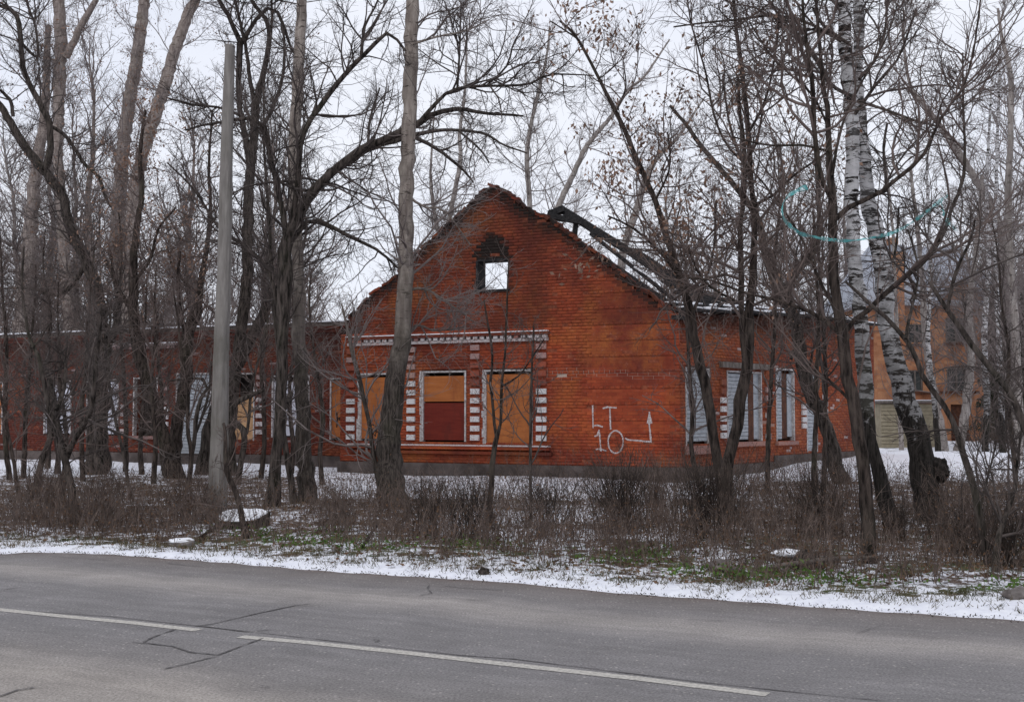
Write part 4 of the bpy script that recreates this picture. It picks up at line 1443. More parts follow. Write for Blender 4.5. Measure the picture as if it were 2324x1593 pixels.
make_tree('poplar_tree', 'tall straight poplar in front of the gable, pale above and dark furrowed below', 1160,
          [(895, 1160, 86), (888, 1100, 74), (884, 1000, 62), (893, 900, 50), (908, 800, 45), (918, 700, 40), (922, 560, 37), (924, 420, 36), (928, 320, 36), (932, 200, 35), (934, 80, 34), (936, 0, 33)],
          limbs=[[(866, 1110, 22), (849, 1037, 13), (836, 950, 11), (820, 877, 11), (800, 800, 10), (788, 740, 7), (775, 690, 4)],
                 [(920, 780, 7), (945, 737, 6), (985, 751, 4), (1060, 742, 3)], [(925, 660, 7), (965, 655, 6), (1020, 690, 4), (1075, 730, 3)],
                 [(921, 440, 8), (960, 470, 6), (1010, 480, 4), (1070, 560, 3)], [(938, 100, 7), (1000, 82, 5), (1060, 70, 4), (1110, 45, 3)]],
          barkm='bark_poplar', twigm='twig_grey', n1=2.0, l1=1.5, start=0.28, seed=21, limb_n=8, base_flare=1.25, n2=5, n3=5, r3=0.0035)
make_tree('poplar_tree', 'pale grey-barked poplar with a blackened butt, just left of the gable', 1142,
          [(702, 1142, 56), (694, 1077, 46), (690, 997, 40), (684, 877, 34), (680, 757, 33), (678, 637, 31), (670, 500, 29), (667, 400, 29), (668, 320, 29), (676, 200, 29), (681, 80, 27), (686, 0, 25)],
          barkm='bark_poplar', n1=3.2, l1=1.5, start=0.30, seed=22, base_flare=1.3)
make_tree('maple_tree', 'thick dark trunk with two crooked limbs curving away to the left, before the left wing', 1082,
          [(222, 1082, 70), (222, 1000, 56), (224, 880, 54), (228, 800, 52), (226, 700, 34), (214, 640, 30), (196, 592, 27), (156, 508, 25), (140, 440, 23), (92, 380, 24), (68, 348, 22), (30, 290, 20), (0, 240, 17), (-30, 215, 14)],
          limbs=[[(100, 385, 20), (112, 350, 18), (112, 280, 16), (92, 240, 15), (68, 192, 13), (52, 148, 13), (46, 80, 13), (40, 40, 12), (12, 18, 9), (-20, 5, 6)],
                 [(232, 800, 22), (258, 760, 19), (268, 700, 15), (262, 640, 12), (240, 590, 10)],
                 [(196, 592, 14), (170, 640, 12), (130, 670, 9), (70, 655, 6), (10, 655, 4)],
                 [(110, 285, 9), (150, 310, 9), (190, 370, 9), (225, 405, 8), (240, 450, 7), (252, 470, 6)],
                 [(30, 265, 10), (24, 230, 9), (10, 214, 8), (0, 205, 7)],
                 [(50, 100, 8), (85, 130, 7), (80, 60, 6), (62, 10, 5)]],
          barkm='bark_dark', n1=3.6, l1=1.9, start=0.30, seed=23, leaves=500, limb_n=6)
make_tree('dark_tree', 'dark trunk leaning left, left half of a splayed pair before the slatted doorway', 1092,
          [(400, 1092, 56), (385, 1035, 40), (368, 980, 34), (345, 910, 32), (325, 830, 30), (308, 760, 28), (304, 690, 26), (303, 600, 20), (310, 520, 16), (322, 440, 13), (318, 350, 10), (330, 250, 7)],
          limbs=[[(310, 740, 12), (290, 690, 10), (262, 640, 8), (250, 560, 6)], [(305, 640, 10), (340, 590, 8), (360, 520, 6), (400, 470, 5)]],
          barkm='bark_brown', n1=3.6, l1=1.8, start=0.35, seed=24, leaves=700, twigm='twig_brown')
make_tree('dark_tree', 'dark trunk leaning right, crossing the grey slatted doorway', 1086,
          [(388, 1086, 38), (396, 1020, 34), (404, 957, 32), (420, 880, 31), (424, 797, 31), (432, 740, 30), (448, 697, 24), (456, 640, 16), (470, 560, 12), (478, 470, 9), (474, 380, 7), (482, 250, 5)],
          limbs=[[(424, 760, 14), (412, 720, 12), (404, 650, 9), (408, 570, 7)], [(452, 670, 9), (420, 640, 8), (390, 600, 6), (380, 560, 5)]],
          barkm='bark_brown', n1=3.6, l1=1.7, start=0.4, seed=25, leaves=500, twigm='twig_brown')
make_tree('leaning_tree', 'dark leaning trunk right behind the concrete post, its limb arching over to the poplar', 1080,
          [(458, 1080, 44), (464, 1040, 36), (480, 957, 33), (500, 910, 31), (520, 860, 30), (560, 790, 28), (595, 720, 27), (618, 660, 26), (650, 575, 25), (690, 470, 24), (735, 410, 23), (777, 375, 21), (824, 343, 20), (864, 326, 19), (912, 314, 16), (952, 304, 11), (1024, 295, 8), (1100, 304, 7), (1140, 328, 5), (1196, 348, 4)],
          limbs=[[(1040, 296, 6), (1090, 340, 5), (1110, 370, 4)], [(835, 335, 8), (840, 270, 6), (862, 200, 4)], [(940, 312, 10), (985, 335, 9), (1045, 380, 7), (1075, 415, 4)]],
          barkm='bark_dark', n1=3.4, l1=1.7, start=0.38, seed=26, dspread=0.5, extend=False)
make_tree('arching_tree', 'dark trunk left of the pale poplar, its long limb arching right above the gable', 1160,
          [(618, 1160, 46), (626, 1077, 32), (632, 997, 28), (637, 917, 28), (640, 837, 27), (641, 757, 27), (644, 690, 34), (646, 620, 38), (650, 560, 34), (668, 505, 24), (690, 465, 23), (730, 412, 22), (777, 370, 21), (824, 338, 19), (864, 320, 19), (912, 300, 19), (952, 280, 16), (988, 258, 13), (1044, 248, 11), (1104, 258, 8), (1188, 264, 5)],
          limbs=[[(952, 278, 11), (1004, 220, 9), (1044, 200, 8), (1104, 196, 7), (1196, 192, 6), (1248, 170, 5), (1348, 172, 3)],
                 [(650, 550, 16), (645, 500, 14), (628, 420, 14), (612, 350, 13), (600, 290, 13), (576, 268, 12), (540, 272, 9), (500, 278, 7), (462, 284, 6), (420, 296, 5)],
                 [(652, 560, 14), (700, 500, 12), (740, 510, 11), (800, 540, 9), (860, 570, 7), (905, 610, 5)],
                 [(660, 520, 13), (678, 400, 14), (682, 330, 14), (700, 280, 14), (740, 224, 14), (764, 192, 13), (810, 140, 12), (836, 116, 11), (872, 80, 10), (890, 78, 8), (905, 95, 7), (920, 116, 6)],
                 [(820, 130, 9), (828, 60, 7), (850, 20, 5), (866, -20, 4)], [(1104, 195, 5), (1150, 150, 5), (1165, 100, 4), (1180, 75, 3)],
                 [(640, 930, 20), (652, 915, 18), (661, 893, 12)], [(1038, 200, 6), (1044, 100, 5), (1046, 0, 3)],
                 [(640, 740, 12), (610, 620, 9), (560, 560, 8), (500, 520, 7), (440, 430, 5), (380, 370, 4)]],
          barkm='bark_dark', n1=3.2, l1=1.6, start=0.32, seed=27, dspread=0.7, extend=False, limb_n=6)
make_tree('forked_tree', 'tall dark tree with rounded forks at its top, right beside the concrete post', 1085,
          [(528, 1085, 30), (522, 1010, 28), (528, 930, 27), (535, 850, 27), (548, 740, 28), (560, 640, 27), (562, 560, 27), (564, 480, 26), (568, 400, 24), (575, 330, 22), (580, 240, 20), (592, 190, 15), (606, 130, 14), (612, 80, 12), (604, 45, 11), (585, 22, 10), (568, -5, 9)],
          limbs=[[(566, 370, 17), (555, 300, 15), (545, 250, 14), (542, 200, 15), (543, 150, 15), (546, 98, 17)],
                 [(546, 98, 13), (534, 70, 12), (520, 40, 11), (505, 15, 11), (492, -10, 9)], [(546, 98, 13), (558, 82, 12), (574, 52, 10), (590, 35, 9), (616, 16, 9), (634, 36, 9), (645, 62, 8), (655, 95, 7), (664, 118, 5)],
                 [(576, 235, 12), (566, 170, 10), (560, 120, 9), (545, 50, 8), (535, 5, 7)], [(614, 90, 8), (618, 40, 7), (616, 10, 6), (620, -20, 5)],
                 [(592, 300, 10), (622, 240, 9), (642, 170, 8), (646, 100, 7), (640, 60, 6)], [(545, 262, 8), (500, 245, 6), (440, 238, 6), (390, 226, 5), (378, 222, 4)]],
          barkm='bark_dark', n1=2.8, l1=1.4, start=0.25, seed=28, limb_n=6, leaves=150)
make_tree('slender_tree', 'slim dark stem leaning left between the arching tree and the pale poplar', 1145,
          [(668, 1145, 20), (660, 1080, 17), (648, 1017, 15), (641, 957, 14), (638, 900, 12), (632, 800, 11), (622, 700, 10), (616, 600, 9), (610, 480, 8), (600, 350, 6), (598, 200, 5)],
          barkm='bark_dark', n1=3, l1=1.1, seed=29)
make_tree('sapling', 'pale thin crooked stem rising past the snow-capped stump', 1228,
          [(566, 1228, 22), (552, 1190, 16), (544, 1150, 15), (532, 1110, 15), (514, 1060, 14), (512, 1000, 10), (508, 960, 8)], barkm='bark_brown', twigm='twig_brown', n1=5, l1=0.7, seed=30, n2=4, n3=4)
make_tree('crooked_tree', 'dark crooked stem with a kinked limb, just right of the concrete post', 1100,
          [(540, 1100, 16), (545, 1060, 15), (556, 1000, 16), (552, 972, 17), (538, 960, 15), (522, 948, 15), (530, 920, 14), (552, 905, 14), (575, 895, 12), (600, 885, 6)],
          limbs=[[(560, 985, 8), (566, 940, 8), (570, 890, 7), (590, 800, 6), (604, 740, 5)]], barkm='bark_dark', n1=3, l1=0.8, seed=31, n2=4, n3=4)
make_tree('forked_sapling', 'small forked dark stem between the doorway slats and the concrete post', 1120,
          [(428, 1120, 12), (432, 1060, 11), (442, 990, 11), (446, 945, 11), (458, 900, 9), (470, 880, 8), (462, 862, 8), (440, 858, 7), (400, 862, 6), (382, 864, 4)],
          limbs=[[(444, 985, 7), (462, 935, 7), (474, 890, 6), (480, 820, 5)]], barkm='bark_dark', n1=3, l1=0.8, seed=32, n2=4, n3=4)
make_tree('forked_tree', 'dark Y-shaped tree near the verge at the left, before the pale window', 1200,
          [(175, 1205, 30), (165, 1130, 22), (156, 1080, 20), (148, 1045, 20), (132, 990, 15), (122, 955, 14), (108, 915, 12), (100, 870, 12), (90, 820, 11), (84, 800, 9), (68, 770, 8), (58, 720, 7), (50, 650, 6), (54, 560, 5)],
          limbs=[[(148, 1045, 18), (160, 1017, 17), (176, 985, 15), (196, 957, 14), (208, 925, 14), (214, 880, 13), (218, 820, 11), (226, 760, 9), (230, 700, 7)],
                 [(140, 1010, 14), (132, 960, 14), (126, 920, 14), (115, 870, 12), (105, 840, 9)], [(128, 930, 10), (144, 890, 9), (150, 830, 8), (140, 800, 6)], [(72, 790, 5), (90, 770, 4), (115, 730, 3)]],
          barkm='bark_dark', n1=3.6, l1=1.2, start=0.2, seed=33, limb_n=5, base_flare=1.5)
make_tree('leaning_sapling', 'dark slanting stem behind the Y-shaped tree', 1125,
          [(78, 1125, 20), (92, 1060, 17), (105, 1020, 16), (118, 985, 14), (122, 960, 8), (140, 880, 6), (160, 780, 4)], barkm='bark_dark', n1=4, l1=1.0, seed=34)
make_tree('leaning_sapling', 'grey slanting stem at the far left edge', 1150,
          [(46, 1150, 12), (36, 1080, 10), (26, 1020, 9), (18, 980, 9), (10, 930, 8), (2, 900, 7), (-10, 850, 5)], barkm='bark_brown', twigm='twig_brown', n1=5, l1=1.0, seed=35)
make_tree('sapling', 'thin dark sapling bowed left, right of the thick maple trunk', 1140,
          [(300, 1150, 10), (290, 1090, 9), (278, 1020, 9), (266, 970, 8), (255, 920, 8), (250, 880, 6), (246, 800, 5), (252, 700, 4)], barkm='bark_dark', n1=5, l1=1.0, seed=36)
make_tree('sapling', 'small grey sapling with a slender fork before the nearest orange-boarded window', 1190,
          [(1112, 1190, 15), (1114, 1110, 15), (1119, 1040, 14), (1128, 989, 13), (1134, 975, 8), (1138, 930, 7), (1138, 880, 7), (1146, 800, 6), (1150, 717, 5), (1152, 640, 4), (1156, 580, 3)],
          limbs=[[(1126, 990, 8), (1122, 960, 8), (1117, 900, 7), (1112, 870, 7), (1118, 830, 6), (1115, 780, 6), (1108, 740, 5), (1098, 680, 4)], [(1143, 875, 5), (1180, 850, 4), (1215, 800, 3), (1235, 770, 3)]],
          barkm='bark_brown', twigm='twig_brown', n1=4, l1=0.7, start=0.3, seed=37, n2=4, n3=4, limb_n=4, limb_len=0.6)
make_tree('sapling', 'thin dark sapling standing in front of the right edge of the nearest orange-boarded window', 1200,
          [(1206, 1200, 8), (1204, 1110, 8), (1204, 1000, 8), (1205, 900, 7), (1207, 840, 5), (1212, 740, 4)], barkm='bark_dark', n1=4, l1=0.8, seed=38, n2=4, n3=4)
make_tree('diagonal_tree', 'dark slender tree whose trunk slants up to the left over the roof rafters', 1185,
          [(1652, 1190, 44), (1640, 1110, 30), (1630, 1050, 27), (1618, 980, 26), (1606, 900, 26), (1590, 830, 25), (1576, 770, 24), (1566, 703, 22), (1548, 640, 21), (1524, 572, 16), (1500, 495, 15), (1484, 448, 14), (1444, 360, 13), (1420, 300, 12), (1396, 252, 11), (1356, 172, 8), (1308, 84, 7), (1270, 48, 4)],
          limbs=[[(1310, 88, 5), (1280, 68, 4), (1248, 48, 3)], [(1360, 178, 4), (1372, 170, 3), (1376, 158, 2)], [(1550, 640, 9), (1500, 575, 7), (1440, 520, 6), (1380, 490, 4)], [(1490, 450, 6), (1520, 380, 5), (1515, 300, 4)],
                 [(1570, 715, 9), (1600, 640, 7), (1620, 560, 6), (1625, 460, 5)], [(1398, 255, 5), (1420, 200, 4), (1416, 150, 3)]],
          barkm='bark_brown', twigm='twig_brown', n1=2.6, l1=1.3, start=0.30, seed=39, leaves=700, limb_n=5, extend=False)
make_tree('upright_tree', 'rugged upright trunk crossing the side wall, forking into two parallel dark stems', 1200,
          [(1655, 1200, 40), (1650, 1130, 34), (1650, 1077, 32), (1656, 1030, 30), (1668, 990, 29), (1680, 920, 29), (1690, 860, 28), (1699, 780, 25), (1702, 700, 22), (1708, 640, 20), (1712, 560, 16), (1710, 480, 14), (1704, 400, 13), (1698, 300, 13), (1693, 240, 12), (1682, 150, 11), (1670, 60, 9), (1666, 0, 8)],
          limbs=[[(1690, 820, 13), (1684, 760, 13), (1683, 690, 14), (1682, 600, 14), (1680, 520, 12), (1690, 430, 12), (1690, 350, 11), (1680, 260, 9), (1674, 180, 7)],
                 [(1704, 470, 8), (1760, 440, 7), (1800, 400, 6), (1880, 345, 5)], [(1700, 380, 7), (1650, 330, 6), (1620, 260, 6), (1600, 160, 5), (1570, 60, 4), (1560, 0, 3)], [(1700, 300, 7), (1740, 220, 6), (1760, 120, 5), (1770, 20, 4)],
                 [(1683, 690, 7), (1600, 640, 6), (1560, 560, 5)]],
          barkm='bark_brown', twigm='twig_brown', n1=2.6, l1=1.4, start=0.30, seed=40, leaves=500, limb_n=5)
make_tree('leaning_tree', 'dark trunk leaning left before the far side windows, splitting high into two spreading limbs', 1105,
          [(1912, 1105, 46), (1898, 1060, 40), (1887, 1010, 36), (1868, 950, 34), (1850, 910, 34), (1832, 870, 34), (1820, 820, 32), (1812, 770, 30), (1802, 720, 30), (1782, 680, 34), (1762, 640, 32), (1735, 560, 20), (1721, 500, 17), (1690, 450, 15), (1640, 390, 13), (1590, 330, 11), (1555, 280, 9), (1520, 240, 7)],
          limbs=[[(1780, 670, 22), (1800, 630, 22), (1820, 600, 20), (1841, 574, 17), (1860, 520, 12), (1856, 440, 10), (1850, 330, 8)], [(1825, 838, 12), (1810, 818, 12), (1800, 800, 13), (1795, 815, 8)],
                 [(1815, 860, 8), (1835, 838, 7), (1844, 800, 6), (1852, 770, 5)], [(1725, 515, 9), (1700, 400, 8), (1660, 300, 6), (1640, 180, 5)]],
          barkm='bark_dark', n1=3.0, l1=1.5, start=0.35, seed=41, leaves=300, extend=False)
make_tree('slim_tree', 'straight slim stem between the leaning trunk and the spreading dark tree', 1125,
          [(1848, 1125, 18), (1848, 1060, 15), (1850, 1000, 13), (1853, 940, 12), (1852, 880, 12), (1856, 800, 10), (1858, 700, 9), (1850, 600, 7), (1846, 480, 6)], barkm='bark_brown', twigm='twig_brown', n1=4, l1=1.1, seed=42)
make_tree('spreading_tree', 'dark slender tree hugging the white birch, sweeping a long limb up to the right', 1290,
          [(1975, 1290, 42), (1970, 1200, 37), (1962, 1077, 34), (1950, 990, 33), (1940, 930, 32), (1923, 850, 30), (1916, 800, 29), (1909, 747, 28), (1900, 690, 25), (1893, 636, 25), (1890, 560, 23), (1889, 480, 22), (1887, 430, 20), (1885, 400, 18), (1880, 300, 14), (1877, 240, 13), (1868, 196, 11), (1860, 100, 9), (1852, 0, 7)],
          limbs=[[(1888, 450, 13), (1873, 430, 12), (1860, 380, 12), (1853, 340, 12), (1846, 260, 12), (1845, 200, 12), (1838, 150, 11), (1832, 110, 9), (1825, 50, 8), (1822, 0, 7)],
                 [(1893, 500, 14), (1929, 468, 13), (1960, 456, 12), (1989, 444, 11), (2030, 410, 10), (2069, 380, 10), (2101, 344, 9), (2120, 300, 7), (2141, 260, 7), (2170, 220, 6), (2189, 192, 6), (2209, 120, 5), (2225, 0, 4)],
                 [(1914, 760, 13), (1940, 725, 13), (1971, 703, 13), (2010, 665, 13), (2045, 636, 13), (2085, 604, 13), (2110, 580, 12), (2129, 552, 11), (2150, 510, 10), (2161, 472, 9), (2185, 412, 9), (2190, 340, 7), (2186, 240, 6), (2185, 120, 4)],
                 [(1908, 760, 11), (1880, 735, 11), (1861, 716, 11), (1820, 700, 9), (1760, 680, 8), (1685, 663, 7), (1619, 637, 5), (1560, 630, 4)],
                 [(1906, 735, 9), (1880, 670, 8), (1860, 640, 8), (1830, 560, 6), (1760, 450, 5), (1700, 380, 4)],
                 [(1889, 400, 8), (1900, 330, 7), (1920, 260, 6), (1960, 180, 5), (2010, 90, 4), (2040, 0, 3)],
                 [(1885, 345, 7), (1820, 330, 6), (1740, 330, 5), (1660, 310, 4)], [(1940, 960, 9), (1925, 905, 8), (1900, 880, 7), (1870, 850, 5)],
                 [(1880, 290, 6), (1840, 210, 6), (1760, 140, 5), (1700, 50, 4)]],
          barkm='bark_brown', twigm='twig_brown', n1=2.4, l1=1.4, start=0.32, seed=43, limb_n=5, up=0.16, n2=6, n3=5)
make_tree('birch_tree', 'straight white birch with black scars, right behind the spreading dark tree', 1215,
          [(2030, 1215, 50), (2012, 1140, 42), (1996, 1077, 36), (1984, 1033, 34), (1972, 960, 36), (1966, 901, 37), (1960, 830, 36), (1956, 769, 36), (1953, 690, 35), (1947, 636, 35), (1938, 560, 34), (1934, 480, 33), (1933, 400, 33), (1936, 330, 33), (1935, 280, 34), (1932, 216, 36), (1922, 160, 34), (1917, 90, 32), (1916, 0, 30)],
          limbs=[[(1940, 260, 9), (1990, 190, 8), (2040, 130, 6), (2080, 20, 5)], [(1935, 220, 10), (1880, 190, 9), (1860, 150, 8), (1790, 50, 6)], [(1925, 100, 9), (1870, 60, 8), (1845, 20, 7)],
                 [(1945, 230, 8), (2010, 250, 7), (2080, 275, 6), (2140, 290, 5)], [(1910, 95, 9), (1840, 55, 8), (1760, 35, 7), (1680, 45, 6), (1600, 52, 5), (1528, 62, 4)]],
          barkm='bark_birch', hi_bark='bark_dark', n1=2.6, l1=1.3, start=0.50, seed=44, up=-0.02, base_flare=1.2)
make_tree('birch_tree', 'leaning white birch with a thick black butt and a round burl on its right side', 1195,
          [(2112, 1195, 92), (2106, 1130, 74), (2098, 1077, 66), (2092, 1030, 62), (2081, 989, 58), (2060, 920, 54), (2040, 857, 50), (2024, 790, 46), (2011, 725, 42), (2006, 637, 46), (1994, 560, 42), (1982, 500, 40), (1969, 440, 36), (1964, 380, 30), (1960, 320, 24), (1955, 260, 22), (1947, 180, 24), (1948, 80, 26), (1952, 0, 26)],
          limbs=[[(1968, 420, 9), (2010, 440, 8), (2005, 340, 7), (2014, 280, 6)], [(1990, 560, 8), (2020, 600, 7), (2034, 560, 6), (2040, 470, 5)], [(1950, 180, 9), (1990, 130, 8), (2010, 60, 7), (2012, 0, 5)]],
          barkm='bark_birch', hi_bark='bark_dark', n1=2.4, l1=1.3, start=0.45, seed=45, up=-0.02, base_flare=1.15)
make_tree('slanting_tree', 'dark thin trunk slanting down to the right past the leaning birch', 1300,
          [(2250, 1310, 28), (2236, 1240, 22), (2222, 1165, 19), (2208, 1100, 18), (2195, 1055, 17), (2180, 1010, 16), (2169, 975, 15), (2150, 930, 13), (2120, 890, 13), (2094, 856, 13), (2078, 810, 12), (2055, 769, 12), (2010, 720, 10), (1975, 690, 9), (1949, 665, 8), (1920, 640, 6)],
          limbs=[[(2055, 769, 9), (2064, 720, 8), (2074, 680, 7), (2084, 610, 6), (2060, 520, 5)], [(2222, 1165, 8), (2240, 1090, 6), (2262, 1000, 5)]],
          barkm='bark_dark', n1=1.9, l1=0.9, start=0.3, seed=46, extend=False)
make_tree('slanting_tree', 'dark stem slanting down to the right edge in front of the orange house', 1330,
          [(2400, 1320, 30), (2378, 1150, 22), (2350, 1030, 18), (2323, 967, 17), (2301, 905, 16), (2260, 850, 15), (2213, 791, 15), (2180, 745, 13), (2150, 705, 12), (2128, 670, 10), (2110, 640, 8)],
          limbs=[[(2150, 705, 9), (2163, 640, 9), (2180, 590, 8), (2200, 550, 7), (2213, 500, 5)]], barkm='bark_dark', n1=1.7, l1=1.0, start=0.3, seed=47, extend=False)
make_tree('forked_sapling', 'dark branching sapling low at the right edge', 1320,
          [(2256, 1330, 22), (2262, 1240, 16), (2275, 1190, 13), (2290, 1150, 12), (2304, 1105, 9), (2310, 1040, 7), (2320, 960, 5)], barkm='bark_dark', n1=5, l1=0.9, seed=48)

# --- trees standing behind the house
make_tree('far_poplar', 'pale leaning poplar at the far left, rising behind the left wing', None, [(50, 760, 46), (62, 636, 42), (70, 520, 36), (80, 400, 30), (96, 300, 26), (104, 200, 20), (110, 60, 14)], depth=50, barkm='bark_poplar_far', twigm='twig_grey', n1=2.2, l1=2.8, start=0.2, seed=51, r3=0.006)
make_tree('far_poplar', 'tall pale poplar behind the left wing, with a limb forking up right', None, [(158, 760, 32), (150, 640, 30), (140, 480, 28), (132, 360, 25), (134, 248, 27), (138, 120, 31), (134, 0, 28)],
          limbs=[[(150, 130, 20), (170, 90, 18), (192, 45, 17), (218, 0, 14)]], depth=49, barkm='bark_poplar_far', twigm='twig_grey', n1=2.2, l1=2.8, start=0.2, seed=52, r3=0.006, leaves=700)
make_tree('far_poplar', 'pale poplar behind the left wing, the straight stem of a V-shaped pair', None, [(288, 760, 42), (278, 640, 40), (270, 560, 38), (270, 480, 36), (278, 360, 33), (290, 250, 32), (308, 150, 31), (328, 0, 27)], depth=48, barkm='bark_poplar_far', twigm='twig_grey', n1=2.2, l1=2.8, start=0.2, seed=53, r3=0.006, leaves=800)
make_tree('far_poplar', 'pale poplar behind the left wing, the right-leaning stem of a V-shaped pair', None, [(292, 740, 38), (296, 600, 34), (302, 480, 34), (312, 400, 32), (336, 310, 31), (360, 240, 32), (384, 160, 30), (412, 70, 28), (442, 0, 26)], depth=47, barkm='bark_poplar_far', twigm='twig_grey', n1=2.2, l1=2.8, start=0.2, seed=54, r3=0.006, leaves=700)
for (lab, tr, dd, sd_) in (
        ('pale thin tree leaning right above the top of the charred rafters', [(1240, 560, 17), (1268, 468, 15), (1300, 400, 14), (1332, 332, 12), (1384, 268, 10), (1424, 208, 8), (1464, 172, 6), (1520, 90, 4)], 46, 61),
        ('pale thin upright tree just right of the gable peak', [(1206, 560, 14), (1202, 460, 13), (1196, 360, 12), (1204, 292, 10), (1220, 220, 9), (1240, 132, 6), (1248, 60, 4)], 47, 62),
        ('grey thin tree just left of the gable peak', [(1016, 560, 12), (1024, 480, 12), (1044, 372, 11), (1044, 300, 9), (1056, 200, 7), (1060, 60, 4)], 48, 63),
        ('short pale stem peeping over the left slope of the gable', [(1004, 580, 12), (992, 516, 11), (980, 440, 9), (978, 380, 6), (985, 260, 4)], 50, 64),
        ('pale forked tree behind the middle of the charred rafters', [(1410, 640, 20), (1420, 548, 19), (1444, 480, 17), (1468, 400, 15), (1500, 350, 10), (1540, 310, 7), (1600, 220, 4)], 45, 65),
        ('pale grey tree leaning left at the right, high over the orange house', [(2290, 640, 26), (2270, 520, 24), (2229, 432, 20), (2185, 360, 17), (2129, 280, 13), (2090, 230, 11), (2065, 192, 8), (2053, 120, 6), (2050, 20, 4)], 46, 66),
        ('pale forked birch at the right edge, behind the slanting dark stems', [(2312, 1040, 24), (2310, 880, 21), (2302, 720, 19), (2292, 560, 17), (2289, 440, 16), (2293, 304, 14), (2293, 172, 12), (2275, 90, 9), (2265, 20, 6)], 34, 67),
        ('pale leaning tree in front of the orange house wall', [(2140, 1000, 22), (2130, 940, 20), (2110, 840, 18), (2098, 740, 16), (2094, 640, 13), (2080, 500, 10), (2066, 380, 7)], 42, 68),
        ('pale grey trunk in front of the right corner of the orange house', [(2180, 1000, 24), (2196, 900, 22), (2204, 800, 19), (2200, 700, 16), (2216, 560, 12), (2230, 400, 8)], 42, 69)):
    far = dd > 44
    make_tree('far_tree', lab, None, tr, depth=dd, barkm='bark_far' if sd_ not in (66, 67) else 'bark_far', twigm='twig_grey', n1=2.6, l1=2.3, start=0.12, seed=sd_, r3=0.0055, curl=0.14, leaves=200 if sd_ in (65,) else 0)

# twiggy saplings standing between the big trees and the walls
sr = np.random.default_rng(91)
SAPL = {20: 'twiggy brown sapling nearest the left edge of the picture, before the wing', 55: 'twiggy sapling just left of the Y-shaped tree',
        110: 'twiggy sapling right behind the left stem of the Y-shaped tree', 130: 'twiggy sapling before the pale sheeted window, behind the Y-shaped tree',
        150: 'tallest-reaching twiggy sapling right of the pale sheeted window', 180: 'twiggy sapling just left of the thick crooked maple trunk',
        215: 'twiggy sapling directly behind the thick crooked maple trunk', 285: 'twiggy sapling by the left jamb of the dark rubble-silled window',
        322: 'twiggy sapling in front of the dark rubble-silled window', 345: 'twiggy sapling just left of the foot of the splayed pair',
        372: 'twiggy sapling behind the splayed pair of dark trunks', 430: 'twiggy sapling in front of the grey slatted doorway',
        495: 'twiggy sapling hidden partly by the concrete post', 590: 'twiggy sapling right of the pale plywood window',
        660: 'twiggy sapling before the white board with small print', 735: 'twiggy sapling at the corner between wing and gable',
        1585: 'twiggy sapling before the corner-side slatted window of the side wall', 1745: 'twiggy sapling between the two openings of the side wall with brown strips',
        1870: 'twiggy sapling before the far end of the side wall', 2300: 'twiggy sapling by the right edge, under the pale birch stems'}
for (lab, grp, spots_) in (
        ('twiggy brown sapling between the big trunks and the left wing', 'twiggy saplings before the left wing', [(20, 1090, 470), (110, 1070, 520), (180, 1100, 560), (285, 1075, 480), (345, 1105, 600), (495, 1095, 540), (590, 1090, 560), (735, 1110, 620), (55, 1085, 600), (215, 1075, 640), (322, 1085, 620), (372, 1080, 660), (660, 1085, 640), (130, 1080, 650), (150, 1130, 640), (430, 1130, 640)]),
        ('twiggy brown sapling among the right-hand trunks before the side wall', 'twiggy saplings before the side wall', [(1585, 1130, 520), (1870, 1110, 300), (2300, 1110, 480), (1745, 1120, 330)])):
    for (u, v, vt) in spots_:
        k_ = sr.uniform(-50, 50); pl = []
        for q in np.linspace(0, 1, 7):
            pl.append((u + k_ * q ** 1.4 + sr.normal() * 5, v + (vt - v) * q, 11 * (1 - q) + 3))
        make_tree('twiggy_sapling', SAPL[u], v, pl, barkm='bark_brown', twigm='twig_brown' if u < 1500 or u % 2 else 'twig_dark', n1=5.5, l1=1.35, start=0.22, seed=int(u) + 7, n2=5, n3=5, group=grp, curl=0.17, ang=(48, 16), r3=0.0036)


def spruce(u, d, h, lab):
    rng = np.random.default_rng(int(u))
    p = P(u, 940, d); g_ = tz1(p[0], p[1]); o_ = np.array([p[0], p[1], g_])
    root = empty('spruce_tree', o_, lab, 'tree')
    c_ = np.array([[p[0], p[1], g_ - 0.1, 0.16], [p[0] + 0.05, p[1], g_ + h / 2, 0.09], [p[0], p[1], g_ + h, 0.02]])
    V, F = tubes(c_[None, :, :3], c_[None, :, 3], 8); mk('trunk', V, F, M['bark_dark'], root, True, origin=o_)
    n = 9000
    t = rng.uniform(0.06, 1, n); R_ = (1 - t) ** 0.8 * h * 0.20 + 0.06
    whorl = 0.75 + 0.25 * np.sin(t * h * 7)
    a_ = rng.uniform(0, 6.283, n); sec = 0.7 + 0.3 * np.sin(a_ * 5 + t * 30)
    rr_ = R_ * np.sqrt(rng.random(n)) * whorl * sec
    pts = np.stack([p[0] + np.cos(a_) * rr_, p[1] + np.sin(a_) * rr_, g_ + t * h - rr_ * 0.35], 1)
    leaf_cloud('crown', pts, 0.09, M['needles'], root, o_, rng, droop=True)


spruce(2262, 52, 6.5, 'dark narrow spruce between the orange house and the right-edge birch')
spruce(2336, 46, 6.0, 'dark spruce cut by the right edge behind the slanting stems')

